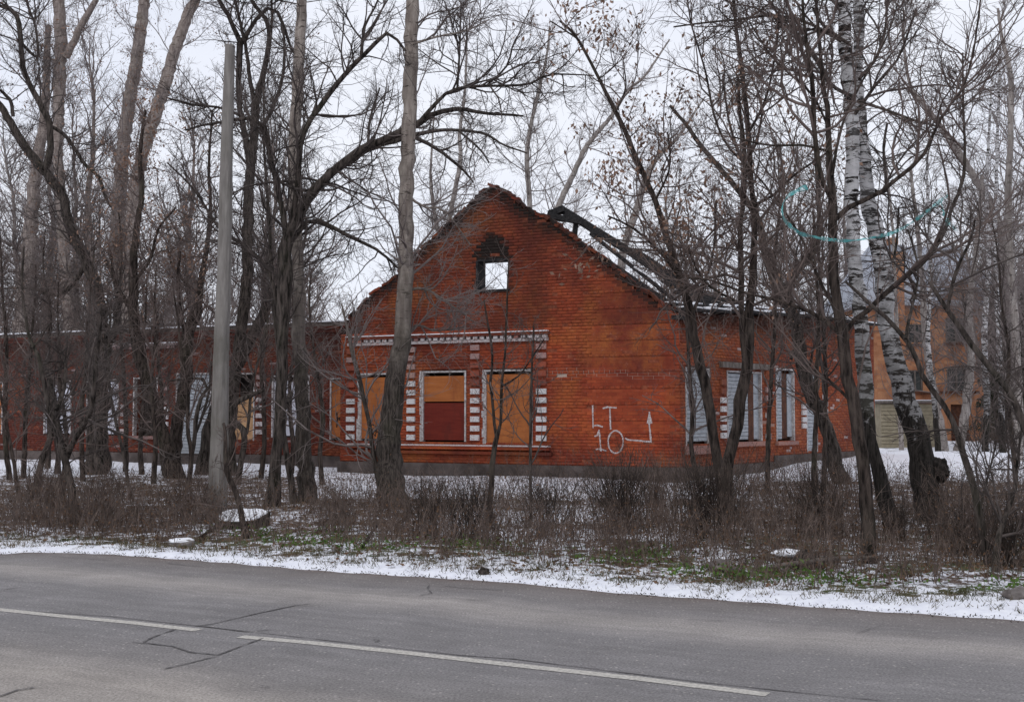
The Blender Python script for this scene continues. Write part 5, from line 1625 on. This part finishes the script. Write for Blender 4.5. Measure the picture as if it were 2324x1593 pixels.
for (lab, tr, dd, sd_, bk_) in (
        ('thin pale birch stem between the leaning birch and the orange house gable window', [(2128, 1010, 15), (2120, 900, 13), (2106, 780, 12), (2112, 600, 9), (2104, 400, 6), (2112, 250, 4)], 40, 81, 'bark_birch'),
        ('slim pale birch right of the orange house, left of the dark spruce', [(2236, 1020, 17), (2240, 900, 15), (2234, 760, 14), (2244, 600, 11), (2240, 420, 8), (2250, 200, 5)], 39, 82, 'bark_birch'),
        ('slim pale birch against the dark wood at the right edge', [(2276, 1030, 16), (2272, 900, 14), (2266, 740, 12), (2258, 560, 10), (2262, 380, 8), (2270, 120, 5)], 37, 83, 'bark_birch'),
        ('thin pale stem rising beside the chimney of the orange house', [(2046, 1020, 12), (2040, 880, 11), (2034, 700, 9), (2026, 520, 7), (2012, 380, 5)], 41, 84, 'bark_far')):
    make_tree('far_birch', lab, None, tr, depth=dd, barkm=bk_, twigm='twig_grey', n1=2.6, l1=1.7, start=0.30, seed=sd_, r3=0.005, curl=0.14, up=0.03)

# burl on the leaning birch
bo_ = P(2137, 1068, G(1162, 1195)[1])


def blob(name, c, r, mat, parent, origin, seed=0, sx=1, sy=1, sz=1, rough=0.25, seg=14):
    rng = np.random.default_rng(seed)
    V = []; F = []
    ph = rng.uniform(0, 6, 6)
    for i in range(seg + 1):
        th = math.pi * i / seg
        for j in range(seg * 2):
            a = math.pi * j / seg
            n_ = np.array([math.sin(th) * math.cos(a), math.sin(th) * math.sin(a), math.cos(th)])
            k = 1 + rough * (0.5 * math.sin(3 * n_[0] + ph[0]) * math.sin(3 * n_[1] + ph[1]) + 0.35 * math.sin(7 * n_[2] + ph[2]) * math.sin(6 * n_[0] + ph[3]) + 0.25 * math.sin(13 * n_[1] + ph[4]) * math.sin(11 * n_[2] + ph[5]))
            V.append(np.asarray(c) + n_ * r * k * np.array([sx, sy, sz]))
    m_ = seg * 2
    for i in range(seg):
        for j in range(m_):
            F.append([i * m_ + j, (i + 1) * m_ + j, (i + 1) * m_ + (j + 1) % m_, i * m_ + (j + 1) % m_])
    return mk(name, np.array(V), np.array(F), mat, parent, True, origin=origin)


for o in bpy.data.objects:
    if o.get('label', '').startswith('leaning white birch'):
        blob('burl', bo_ + np.array([-0.07, -0.02, 0]), 0.15, M['bark_black'], o, np.array(o.location), 4, 0.9, 1, 1.25, 0.4)

# --- the wood behind: a few kinds, copied
def proto_tree(seed, hgt, lean, barkm, twigm, birch=False):
    rng = np.random.default_rng(seed)
    n = 14
    z = np.linspace(-0.2, hgt, n)
    x = lean * (z / hgt) ** 1.3 * hgt + np.cumsum(rng.normal(size=n)) * 0.10
    y = np.cumsum(rng.normal(size=n)) * 0.10
    r = np.interp(z, [0, hgt * 0.5, hgt], [0.013 * hgt, 0.008 * hgt, 0.01])
    pts = np.stack([x, y, z], 1)[None]; R = r[None]
    V, F = tubes(pts, R, 7, 0.05, rng)
    root = empty('wood_tree', (0, 0, 0), '', 'tree', 'bare trees of the wood behind the houses')
    mk('trunk', V, F, M[barkm], root, True)
    parts = []
    A, RA, LA = grow(rng, pts, R, np.array([hgt * 0.27]), int(46), 0.14, 0.99, (42, 14), 1.0, 0.10, 7, 0.13, 0.012, 0.05)
    B, RB, LB = grow(rng, A, RA, LA, 7, 0.12, 1.0, (40, 14), 0.55, 0.02 if birch else 0.1, 6, 0.14, 0.008, 0.02)
    Cc, RC, LC = grow(rng, B, RB, LB, 5, 0.15, 1.0, (38, 15), 0.6, -0.12 if birch else 0.05, 4, 0.16, 0.006, 0.010)
    joined('crown', [tubes(A, RA, 4), tubes(B, RB, 3), tubes(Cc, RC, 3)], M[twigm], root, True)
    return root


kinds = [proto_tree(101, 15, 0.05, 'bark_far', 'twig_grey', True), proto_tree(102, 13, -0.1, 'bark_far', 'twig_grey'),
         proto_tree(103, 17, 0.02, 'bark_poplar_far', 'twig_grey'), proto_tree(104, 12, 0.15, 'bark_far', 'twig_grey', True), proto_tree(105, 9, -0.05, 'bark_poplar_far', 'twig_mid')]
labs = ['slim pale-barked bare tree of the wood behind the houses', 'thin brown bare tree leaning a little in the wood behind the houses', 'tall pinkish-grey bare tree of the wood behind the houses',
        'pale leaning bare birch of the wood behind the houses', 'low brown bushy tree of the wood behind the houses']
wr = random.Random(5)
spots = []
# left of the gable: dense; centre: sparse; right: dense
for (ua, ub, n, d0, d1) in ((-100, 760, 34, 50, 82), (760, 1250, 8, 62, 90), (1250, 1750, 16, 54, 90), (1750, 2450, 30, 64, 95), (2230, 2420, 8, 40, 60)):
    for k in range(n):
        u = ua + (ub - ua) * (k + wr.uniform(0.1, 0.9)) / n
        spots.append((u, wr.uniform(d0, d1)))
cnt = [0] * 5
for i, (u, d) in enumerate(spots):
    ki = wr.choice([0, 1, 2, 3, 4, 0, 4]) if 760 < u < 1750 else wr.choice([0, 1, 2, 1, 3, 4, 4])
    if 700 < u < 1300: ki = wr.choice([4, 4, 3])
    p = P(u, 900, d)
    src = kinds[ki]
    if cnt[ki] == 0:
        r = src
    else:
        r = src.copy(); COL.objects.link(r)
        for ch in list(src.children):
            c = ch.copy(); COL.objects.link(c); c.parent = r
    cnt[ki] += 1
    r.location = (float(p[0]), float(d), tz1(p[0], d))
    r.rotation_euler = (0, 0, wr.uniform(0, 6.28))
    s = wr.uniform(0.8, 1.2); r.scale = (s, s, s)
    r['label'] = labs[ki]; r['group'] = ['slim pale trees of the wood', 'thin brown trees of the wood', 'tall pinkish-grey trees of the wood', 'pale leaning birches of the wood', 'low bushy trees of the wood'][ki]

# ------------------------------------------------------------------ concrete post
po = G(492, 1192); po[2] = tz1(po[0], po[1])
post = empty('concrete_post', po, 'tall bare weathered grey concrete post, tapering and leaning slightly right', 'post')
DP = po[1]
pl = [(490, 1195, 46), (495, 1077, 42), (500, 893, 38), (503, 757, 35), (508, 636, 33), (512, 440, 30), (516, 280, 27), (522, 106, 23)]
V = []; 
prof = [(-0.5, -0.30), (-0.44, -0.46), (-0.3, -0.5), (0.20, -0.5), (0.30, -0.45), (0.46, -0.28), (0.5, -0.1), (0.5, 0.4), (0.35, 0.5), (-0.5, 0.5)]
c = catmull([[*P(u, v, DP), 0.86 * w * DP / FPX] for u, v, w in pl], 60)
c[0, 2] = po[2] - 0.3
rg = np.random.default_rng(8)
for k in range(60):
    for (x, y) in prof:
        w = c[k, 3] * (1 + rg.normal() * 0.018)
        V.append(c[k, :3] + np.array([x * w, y * w, 0]))
m_ = len(prof)
F = [[k * m_ + j, k * m_ + (j + 1) % m_, (k + 1) * m_ + (j + 1) % m_, (k + 1) * m_ + j] for k in range(59) for j in range(m_)] + [list(range(59 * m_, 60 * m_))]
mk('shaft', V, F, M['post'], post, origin=po)
mb = MB(); tp = c[-1, :3]; w = c[-1, 3]
for x in (-0.42, -0.12, 0.2, 0.42):
    mb.box(tp, X3, Y3, Z3, (x * w - 0.015, -w * 0.45, -0.01), (x * w + 0.014, w * 0.4, random.uniform(0.01, 0.035)))
mb.build('broken_top', M['post'], post, origin=po)

# ------------------------------------------------------------------ stump with snow cap
st_o = G(548, 1207); st_o[2] = tz1(st_o[0], st_o[1])
stump = empty('tree_stump', st_o, 'wide dark tree stump capped with snow, at the foot of the concrete post', 'stump')
rw = 0.35
V = []; n = 44


def st_top(x, y):
    return 0.15 + 0.23 * y + 0.09 * x + 0.012 * math.sin(9 * x + 3) + 0.010 * math.sin(14 * y)


for q_, k in ((0, 1.18), (0.35, 1.03), (0.7, 0.97), (1.0, 1.0)):
    for j in range(n):
        a = 2 * math.pi * j / n
        rr_ = rw * k * (1 + 0.07 * math.sin(3 * a + 0.3) + 0.05 * math.sin(7 * a + 1.1) + 0.03 * math.sin(13 * a))
        x_, y_ = rr_ * math.cos(a), rr_ * 0.8 * math.sin(a)
        zt_ = st_top(x_, y_)
        V.append(st_o + np.array([x_, y_, -0.15 + (zt_ + 0.15) * q_]))
F = [[k * n + j, k * n + (j + 1) % n, (k + 1) * n + (j + 1) % n, (k + 1) * n + j] for k in range(3) for j in range(n)] + [list(range(3 * n, 4 * n))]
mk('stump_wood', V, F, M['bark_dark'], stump, origin=st_o)
V2 = []
for (zz, k) in ((0.004, 0.93), (0.02, 0.92), (0.034, 0.84), (0.04, 0.5), (0.042, 0.02)):
    for j, q in enumerate(V[3 * n:]):
        d_ = (q - st_o) * (k * (1 - 0.05 * abs(math.sin(j * 1.3))))
        V2.append(st_o + np.array([d_[0], d_[1], st_top(d_[0], d_[1]) + zz]))
F = [[k * n + j, k * n + (j + 1) % n, (k + 1) * n + (j + 1) % n, (k + 1) * n + j] for k in range(4) for j in range(n)]
mk('snow_cap', V2, np.array(F), M['snow'], stump, True, origin=st_o)

# stones, lying pole, dark clod
for (u, v, r, sz, lab, snowy, sd_) in ((411, 1242, 0.15, 0.42, 'flat stone capped with snow near the road edge, left of the stump', True, 1),
                                   (1641, 1298, 0.16, 0.5, 'bare grey stone among the weeds at the foot of the right-hand thicket', False, 2),
                                   (2310, 1374, 0.12, 0.5, 'brownish stone in the verge snow at the right edge', False, 3),
                                   (1098, 1311, 0.05, 0.9, 'small dark clod lying on the snowy road edge, below the poplar', False, 4),
                                   (1832, 1297, 0.17, 0.8, 'dark clod of earth with snow behind it, left of the lying pole', False, 5)):
    o_ = G(u, v); o_[2] = tz1(o_[0], o_[1])
    e = empty('stone' if sd_ not in (4, 5) else 'clod', o_, lab, 'stone' if sd_ not in (4, 5) else 'clod')
    blob('stone_body', o_ + np.array([0, 0, r * sz * 0.35]), r, M['rock'] if sd_ < 4 else M['bark_dark'], e, o_, sd_, 1.1, 0.9, sz, 0.35)
    if snowy or sd_ == 5:
        blob('snow_cap', o_ + np.array([-0.0 if snowy else -0.15, 0.0 if snowy else 0.15, r * sz * 1.05]), r * 0.88, M['snow'], e, o_, sd_ + 9, 1.1, 0.9, 0.28, 0.25)
p_a, p_b = G(1752, 1302), G(1992, 1298)
p_a[2] = tz1(*p_a[:2]) + 0.05; p_b[2] = tz1(*p_b[:2]) + 0.10
cc = catmull([[*p_a, 0.022], [*((p_a + p_b) / 2 + np.array([0, 0, 0.02])), 0.024], [*p_b, 0.014]], 14)
V, F = tubes(cc[None, :, :3], cc[None, :, 3], 8, 0.06, r1)
tag(mk('fallen_branch', V, F, M['old_wood'], origin=p_a, smooth=True), 'bare grey pole lying along the verge below the white birches', 'branch')
for (a, b, r_, lab, s_) in (((455, 1225), (535, 1210), 0.02, 'broken brown branch lying in the litter left of the stump', 0.08), ((822, 1262), (868, 1215), 0.018, 'brown stick lying slantwise in front of the poplar', 0.2)):
    p_a, p_b = G(*a), G(*b)
    p_a[2] = tz1(*p_a[:2]) + 0.02; p_b[2] = tz1(*p_b[:2]) + s_
    cc = catmull([[*p_a, r_], [*((p_a + p_b) / 2 + np.array([0.02, 0, 0.04])), r_], [*p_b, r_ * 0.5]], 10)
    V, F = tubes(cc[None, :, :3], cc[None, :, 3], 6, 0.1, r1)
    tag(mk('stick', V, F, M['bark_brown'], origin=p_a, smooth=True), lab, 'stick')

# ------------------------------------------------------------------ teal plastic strip caught in the trees
Zt = lambda a: [(1528.9 + 0.4 * x, 0.4 * y, w * 0.4) for x, y, w in a]
strip = Zt([(758, 1062, 36), (700, 1082, 34), (660, 1105, 22), (635, 1130, 10), (618, 1165, 8), (620, 1220, 12), (640, 1262, 24), (668, 1290, 26), (720, 1325, 22), (790, 1342, 16), (850, 1356, 24), (920, 1364, 26), (990, 1366, 14), (1060, 1360, 12), (1130, 1348, 16), (1200, 1334, 24), (1250, 1318, 26), (1310, 1290, 16), (1380, 1243, 20), (1440, 1200, 24), (1500, 1152, 26), (1545, 1118, 22), (1562, 1108, 8)])
tail = Zt([(1520, 1150, 6), (1530, 1200, 14), (1545, 1240, 26), (1560, 1270, 34), (1590, 1295, 22), (1612, 1312, 6)])
DT = 12.2
V = []; F = []


def strip_mesh(lst, V, F, dd):
    c = catmull([[*P(u, v, DT + dd * math.sin(i * 0.9)), w * DT / FPX] for i, (u, v, w) in enumerate(lst)], 70)
    b0 = len(V)
    for k in range(len(c)):
        t = norm(c[min(k + 1, len(c) - 1), :3] - c[max(k - 1, 0), :3])
        s = norm(np.cross(t, np.array([0.15 * math.sin(k * .35), 1, 0.1])))
        w = max(c[k, 3] * (0.85 + 0.35 * math.sin(k * 1.7) * math.sin(k * 0.6)), 0.008) / 2
        V.append(c[k, :3] + s * w); V.append(c[k, :3] - s * w + np.array([0, 0.02 * math.sin(k * .6), 0]))
    for k in range(len(c) - 1):
        F.append([b0 + 2 * k, b0 + 2 * k + 1, b0 + 2 * k + 3, b0 + 2 * k + 2])


strip_mesh(strip, V, F, 0.10); strip_mesh(tail, V, F, 0.05)
o_ = np.array(V[0])
tag(mk('plastic_strip', V, F, M['ribbon'], origin=o_, smooth=True), 'torn teal plastic strip hanging in a wide bow among the branches, across the white birches', 'plastic strip')

# ------------------------------------------------------------------ undergrowth
ur = np.random.default_rng(77)


def in_house(x, y):
    p = np.stack([x, y], -1)
    s1 = (p - CORN[:2]) @ dF[:2]; n1_ = (p - CORN[:2]) @ nF[:2]
    s3 = (p - LW0[:2]) @ dF[:2]; n3_ = (p - LW0[:2]) @ nF[:2]
    n2_ = (p - CORN[:2]) @ nR[:2]
    a = (n1_ < 0.3) & (n2_ < 0.3)
    b = (s3 > -1) & (n3_ < 0.3)
    return a | b


def shrub_stems(x, y, h, n_side, rr0=0.0045, lean=0.12, up=0.05, rng=ur, lf=0.45):
    n = len(x)
    K = 5
    z = tz(x, y)
    Pn = np.zeros((n, K, 3)); Pn[:, 0] = np.stack([x, y, z - 0.03], 1)
    d = norm(np.stack([rng.normal(size=n) * lean, rng.normal(size=n) * lean, np.ones(n)], 1))
    bend = rng.normal(size=(n, 3)) * np.array([0.07, 0.07, 0])
    for k in range(1, K):
        d = norm(d + bend + rng.normal(size=(n, 3)) * 0.06)
        Pn[:, k] = Pn[:, k - 1] + d * (h / (K - 1))[:, None]
    R = (rr0 * rng.uniform(0.6, 1.4, n))[:, None] * np.linspace(1, 0.4, K)[None]
    out = [tubes(Pn, R, 3)]
    if n_side:
        B, RB, LB = grow(rng, Pn, R, h, n_side, 0.2, 0.98, (35, 14), lf, up, 4, 0.12, 0.0024, 0.005)
        out.append(tubes(B, RB, 3))
        Cc, RC, LC = grow(rng, B, RB, LB, 2, 0.2, 1.0, (38, 14), 0.6, up, 3, 0.14, 0.0020, 0.004)
        out.append(tubes(Cc, RC, 3))
    return out


def scatter(n, ulo, uhi, vlo, vhi, rng=ur):
    """even in the ground area seen between two picture rows"""
    out = []
    while len(out) < n:
        y0, y1 = G(1162, vhi)[1], G(1162, vlo)[1]
        y = rng.uniform(y0, y1, n * 3)
        t = rng.random(n * 3)
        x = (ulo + (uhi - ulo) * rng.random(n * 3) - 1162) / FPX * y
        sdv = (y - edge_y(x)) * 0.9
        ok = (~in_house(x, y)) & (sdv > 0.45)
        keep = rng.random(n * 3) < np.clip((sdv - 0.35) / 0.9, 0.05, 1)
        for a, b in zip(x[ok & keep], y[ok & keep]): out.append((a, b))
    out = np.array(out[:n])
    return out[:, 0], out[:, 1]


zones = [  # ulo uhi vlo vhi count hmin hmax
    (-80, 520, 1135, 1235, 650, 0.2, 0.65), (1560, 2420, 1120, 1235, 1700, 0.25, 1.0), (740, 1560, 1150, 1300, 1300, 0.25, 0.95),
    (480, 1000, 1120, 1268, 800, 0.2, 0.75), (1560, 1950, 1085, 1150, 350, 0.4, 1.0), (-80, 2420, 1085, 1200, 350, 0.2, 0.6), (-80, 520, 1190, 1240, 500, 0.4, 1.0),
    (1950, 2420, 1008, 1045, 900, 0.7, 1.9), (1540, 2420, 1228, 1345, 1400, 0.15, 0.62), (1560, 1940, 1190, 1290, 450, 0.4, 1.0), (2120, 2420, 1190, 1290, 350, 0.4, 1.0), (840, 1560, 1215, 1300, 750, 0.2, 0.7), (-80, 520, 1195, 1250, 450, 0.2, 0.6), (1150, 1560, 1110, 1170, 260, 0.5, 1.1)]
parts = []
lp = []
for (a, b, c_, d_, n, h0, h1) in zones:
    x, y = scatter(n, a, b, c_, d_)
    cl = 0.5 + 0.5 * np.sin(x * 2.3 + 1.3 * np.sin(y * 1.1)) * np.sin(y * 2.1 + x * 0.6)
    keep = ur.random(n) < 0.35 + 0.65 * cl
    x, y, cl = x[keep], y[keep], cl[keep]; n = len(x)
    h = h0 + (h1 - h0) * ur.beta(1.3, 2.2, n) * (0.6 + 0.7 * cl)
    parts += shrub_stems(x, y, h, 3, lean=0.2)
    for r_ in range(4):
        lp.append(np.stack([x + ur.normal(size=n) * 0.10, y + ur.normal(size=n) * 0.10, tz(x, y) + h * ur.uniform(0.1, 0.9, n)], 1))
o = joined('undergrowth', parts, M['stem'], smooth=False)
tag(o, 'dense brown leafless undergrowth between the verge and the brick house', kind='stuff')
o = leaf_cloud('withered_leaves', np.concatenate(lp), 0.016, M['dead_leaf'], None, None, ur)
tag(o, 'small withered leaves clinging to the undergrowth', kind='stuff')

# countable broom-like shrubs
labels = ['tall broom-like clump of bare upright stems before the white LT graffiti', 'dense dark clump of stems under the sill of the middle boarded window', 'dark low clump of bare stems right of the poplar foot',
          'broad clump of pale bare stems at the foot of the rugged upright trunk', 'dark clump of stems left of the spreading tree', 'tangled bare shrub between the birch feet', 'bare shrub right of the burled birch',
          'tangled bare shrub near the right edge of the verge', 'dark bare shrub behind the Y-shaped tree at the left', 'bare shrub between the Y-shaped tree and the thick maple', 'low bare shrub left of the concrete post',
          'thin bare shrub between the stump and the poplar', 'bare shrub at the foot of the orange-boarded nearest window', 'spiky bare clump below the corner of the house']
sp = [(1410, 1225, 1.25, 130), (1075, 1240, 1.0, 110), (985, 1225, 0.9, 80), (1600, 1240, 1.25, 120), (1860, 1235, 0.95, 90), (2045, 1235, 0.6, 60), (2170, 1260, 0.7, 80), (2290, 1300, 0.8, 80),
      (95, 1190, 1.0, 100), (245, 1195, 1.0, 110), (430, 1195, 0.9, 90), (760, 1220, 0.8, 70), (1240, 1225, 1.05, 80), (1500, 1200, 1.1, 90)]
for (u, v, h, n), lab in zip(sp, labels):
    o_ = G(u, v); o_[2] = tz1(o_[0], o_[1])
    rngb = np.random.default_rng(int(u))
    ang_ = rngb.uniform(0, 6.28, n); rr_ = rngb.uniform(0, 0.28, n)
    x = o_[0] + np.cos(ang_) * rr_ * 1.3; y = o_[1] + np.sin(ang_) * rr_
    pr = shrub_stems(x, y, rngb.uniform(0.55, 1.0, n) * h, 3, 0.0050, 0.16, 0.06, rngb, 0.4)
    o = joined('bare_shrub', pr, M['stem_dark'] if v > 1222 else M['stem'], origin=o_)
    tag(o, lab, 'shrub', 'bare shrubs of the thicket')

# dry grass blades and dead weed stalks
n = 9000
x, y = scatter(n, -80, 2420, 1110, 1330)
K = 3
z = tz(x, y)
h = ur.uniform(0.06, 0.22, n)
d = np.stack([ur.normal(size=n) * 0.5, ur.normal(size=n) * 0.5, np.ones(n)], 1); d = norm(d)
s = norm(np.stack([ur.normal(size=n), ur.normal(size=n), np.zeros(n)], 1)) * 0.003
p0 = np.stack([x, y, z - 0.01], 1); p1 = p0 + d * h[:, None]; 
V = np.stack([p0 - s, p0 + s, p1], 1).reshape(-1, 3)
tag(mk('dry_grass', V, np.arange(n * 3).reshape(-1, 3), M['straw']), 'dry pale grass blades sticking out of the snow', kind='stuff')

# fallen leaves
n = 42000
y_ = ur.uniform(G(1162, 1340)[1], 33, n); x_ = (ur.uniform(-80, 2420, n) - 1162) / FPX * y_
sdv = (y_ - edge_y(x_)) * 0.9
ok = (sdv > 0.15) & (~in_house(x_, y_)) & (ur.random(n) < np.clip(sdv / 1.1, 0.25, 1))
x_, y_ = x_[ok], y_[ok]
pts = np.stack([x_, y_, tz(x_, y_) + ur.uniform(0.004, 0.03, len(x_))], 1)
o = leaf_cloud('fallen_leaves', pts, 0.026, M['dead_leaf'], None, None, ur, flat=True)
tag(o, 'brown fallen leaves lying on the snow', kind='stuff')

# small matted tufts poking through the verge snow
n = 900
x_ = ur.uniform(-8.5, 7.5, n); y_ = edge_y(x_) + ur.beta(1.6, 1.6, n) * 1.2 + 0.10
cen = np.stack([x_, y_], 1)
q = np.repeat(cen, 14, axis=0) + ur.normal(size=(n * 14, 2)) * np.array([0.07, 0.04])
p0 = np.stack([q[:, 0], q[:, 1], tz(q[:, 0], q[:, 1]) - 0.005], 1)
d = norm(np.concatenate([ur.normal(size=(len(q), 2)) * 0.9, np.ones((len(q), 1))], 1))
sd_ = norm(np.stack([ur.normal(size=len(q)), ur.normal(size=len(q)), np.zeros(len(q))], 1)) * 0.0045
V = np.stack([p0 - sd_, p0 + sd_, p0 + d * ur.uniform(0.03, 0.09, len(q))[:, None]], 1).reshape(-1, 3)
tag(mk('verge_grass', V, np.arange(len(V)).reshape(-1, 3), M['verge_grass']), 'matted brown-green grass tufts poking through the verge snow', kind='stuff')
# green weeds along the verge
wp = [(590, 1222, 60), (640, 1236, 60), (700, 1250, 50), (745, 1228, 40), (1060, 1262, 60), (1110, 1250, 60), (830, 1262, 40), (900, 1268, 40), (1430, 1285, 60), (1470, 1270, 90), (1580, 1306, 60), (1700, 1318, 80), (1745, 1306, 70), (1800, 1322, 50), (1860, 1320, 50), (1640, 1310, 40), (2310, 1352, 50), (500, 1215, 30), (1350, 1285, 30), (780, 1252, 30), (1900, 1330, 40), (2040, 1340, 25)]
pts = []
for (u, v, n_) in wp:
    c_ = G(u, v)
    n_ = int(n_ * 0.8)
    q = c_[:2] + ur.normal(size=(n_ * 3, 2)) * np.array([0.20, 0.14])
    zz = tz(q[:, 0], q[:, 1]) + np.abs(ur.normal(size=len(q))) * 0.05
    pts.append(np.stack([q[:, 0], q[:, 1], zz], 1))
pts = np.concatenate(pts)
o = leaf_cloud('green_weeds', pts, 0.023, M['weed'], None, None, ur)
tag(o, 'low green weeds growing along the snowy verge', kind='stuff')
# dirt crumbs along the asphalt edge
n = 3200
x_ = ur.uniform(-9, 9, n); y_ = edge_y(x_) + np.abs(ur.normal(size=n)) * 0.06 * np.sign(ur.random(n) - 0.45) + 0.03
pts = np.stack([x_, y_, np.full(n, 0.012)], 1)
o = leaf_cloud('dirt_crumbs', pts, 0.010, M['bark_dark'], None, None, ur)
tag(o, 'dark dirt crumbs where the asphalt meets the snow', kind='stuff')
print('TRIS', sum(sum(p.loop_total - 2 for p in me.polygons) if len(me.polygons) < 500 else len(me.polygons) * 2 for me in bpy.data.meshes), 'OBJ', len(bpy.data.objects), 'BRICKS', len(bk1), len(bk2), len(bk3))
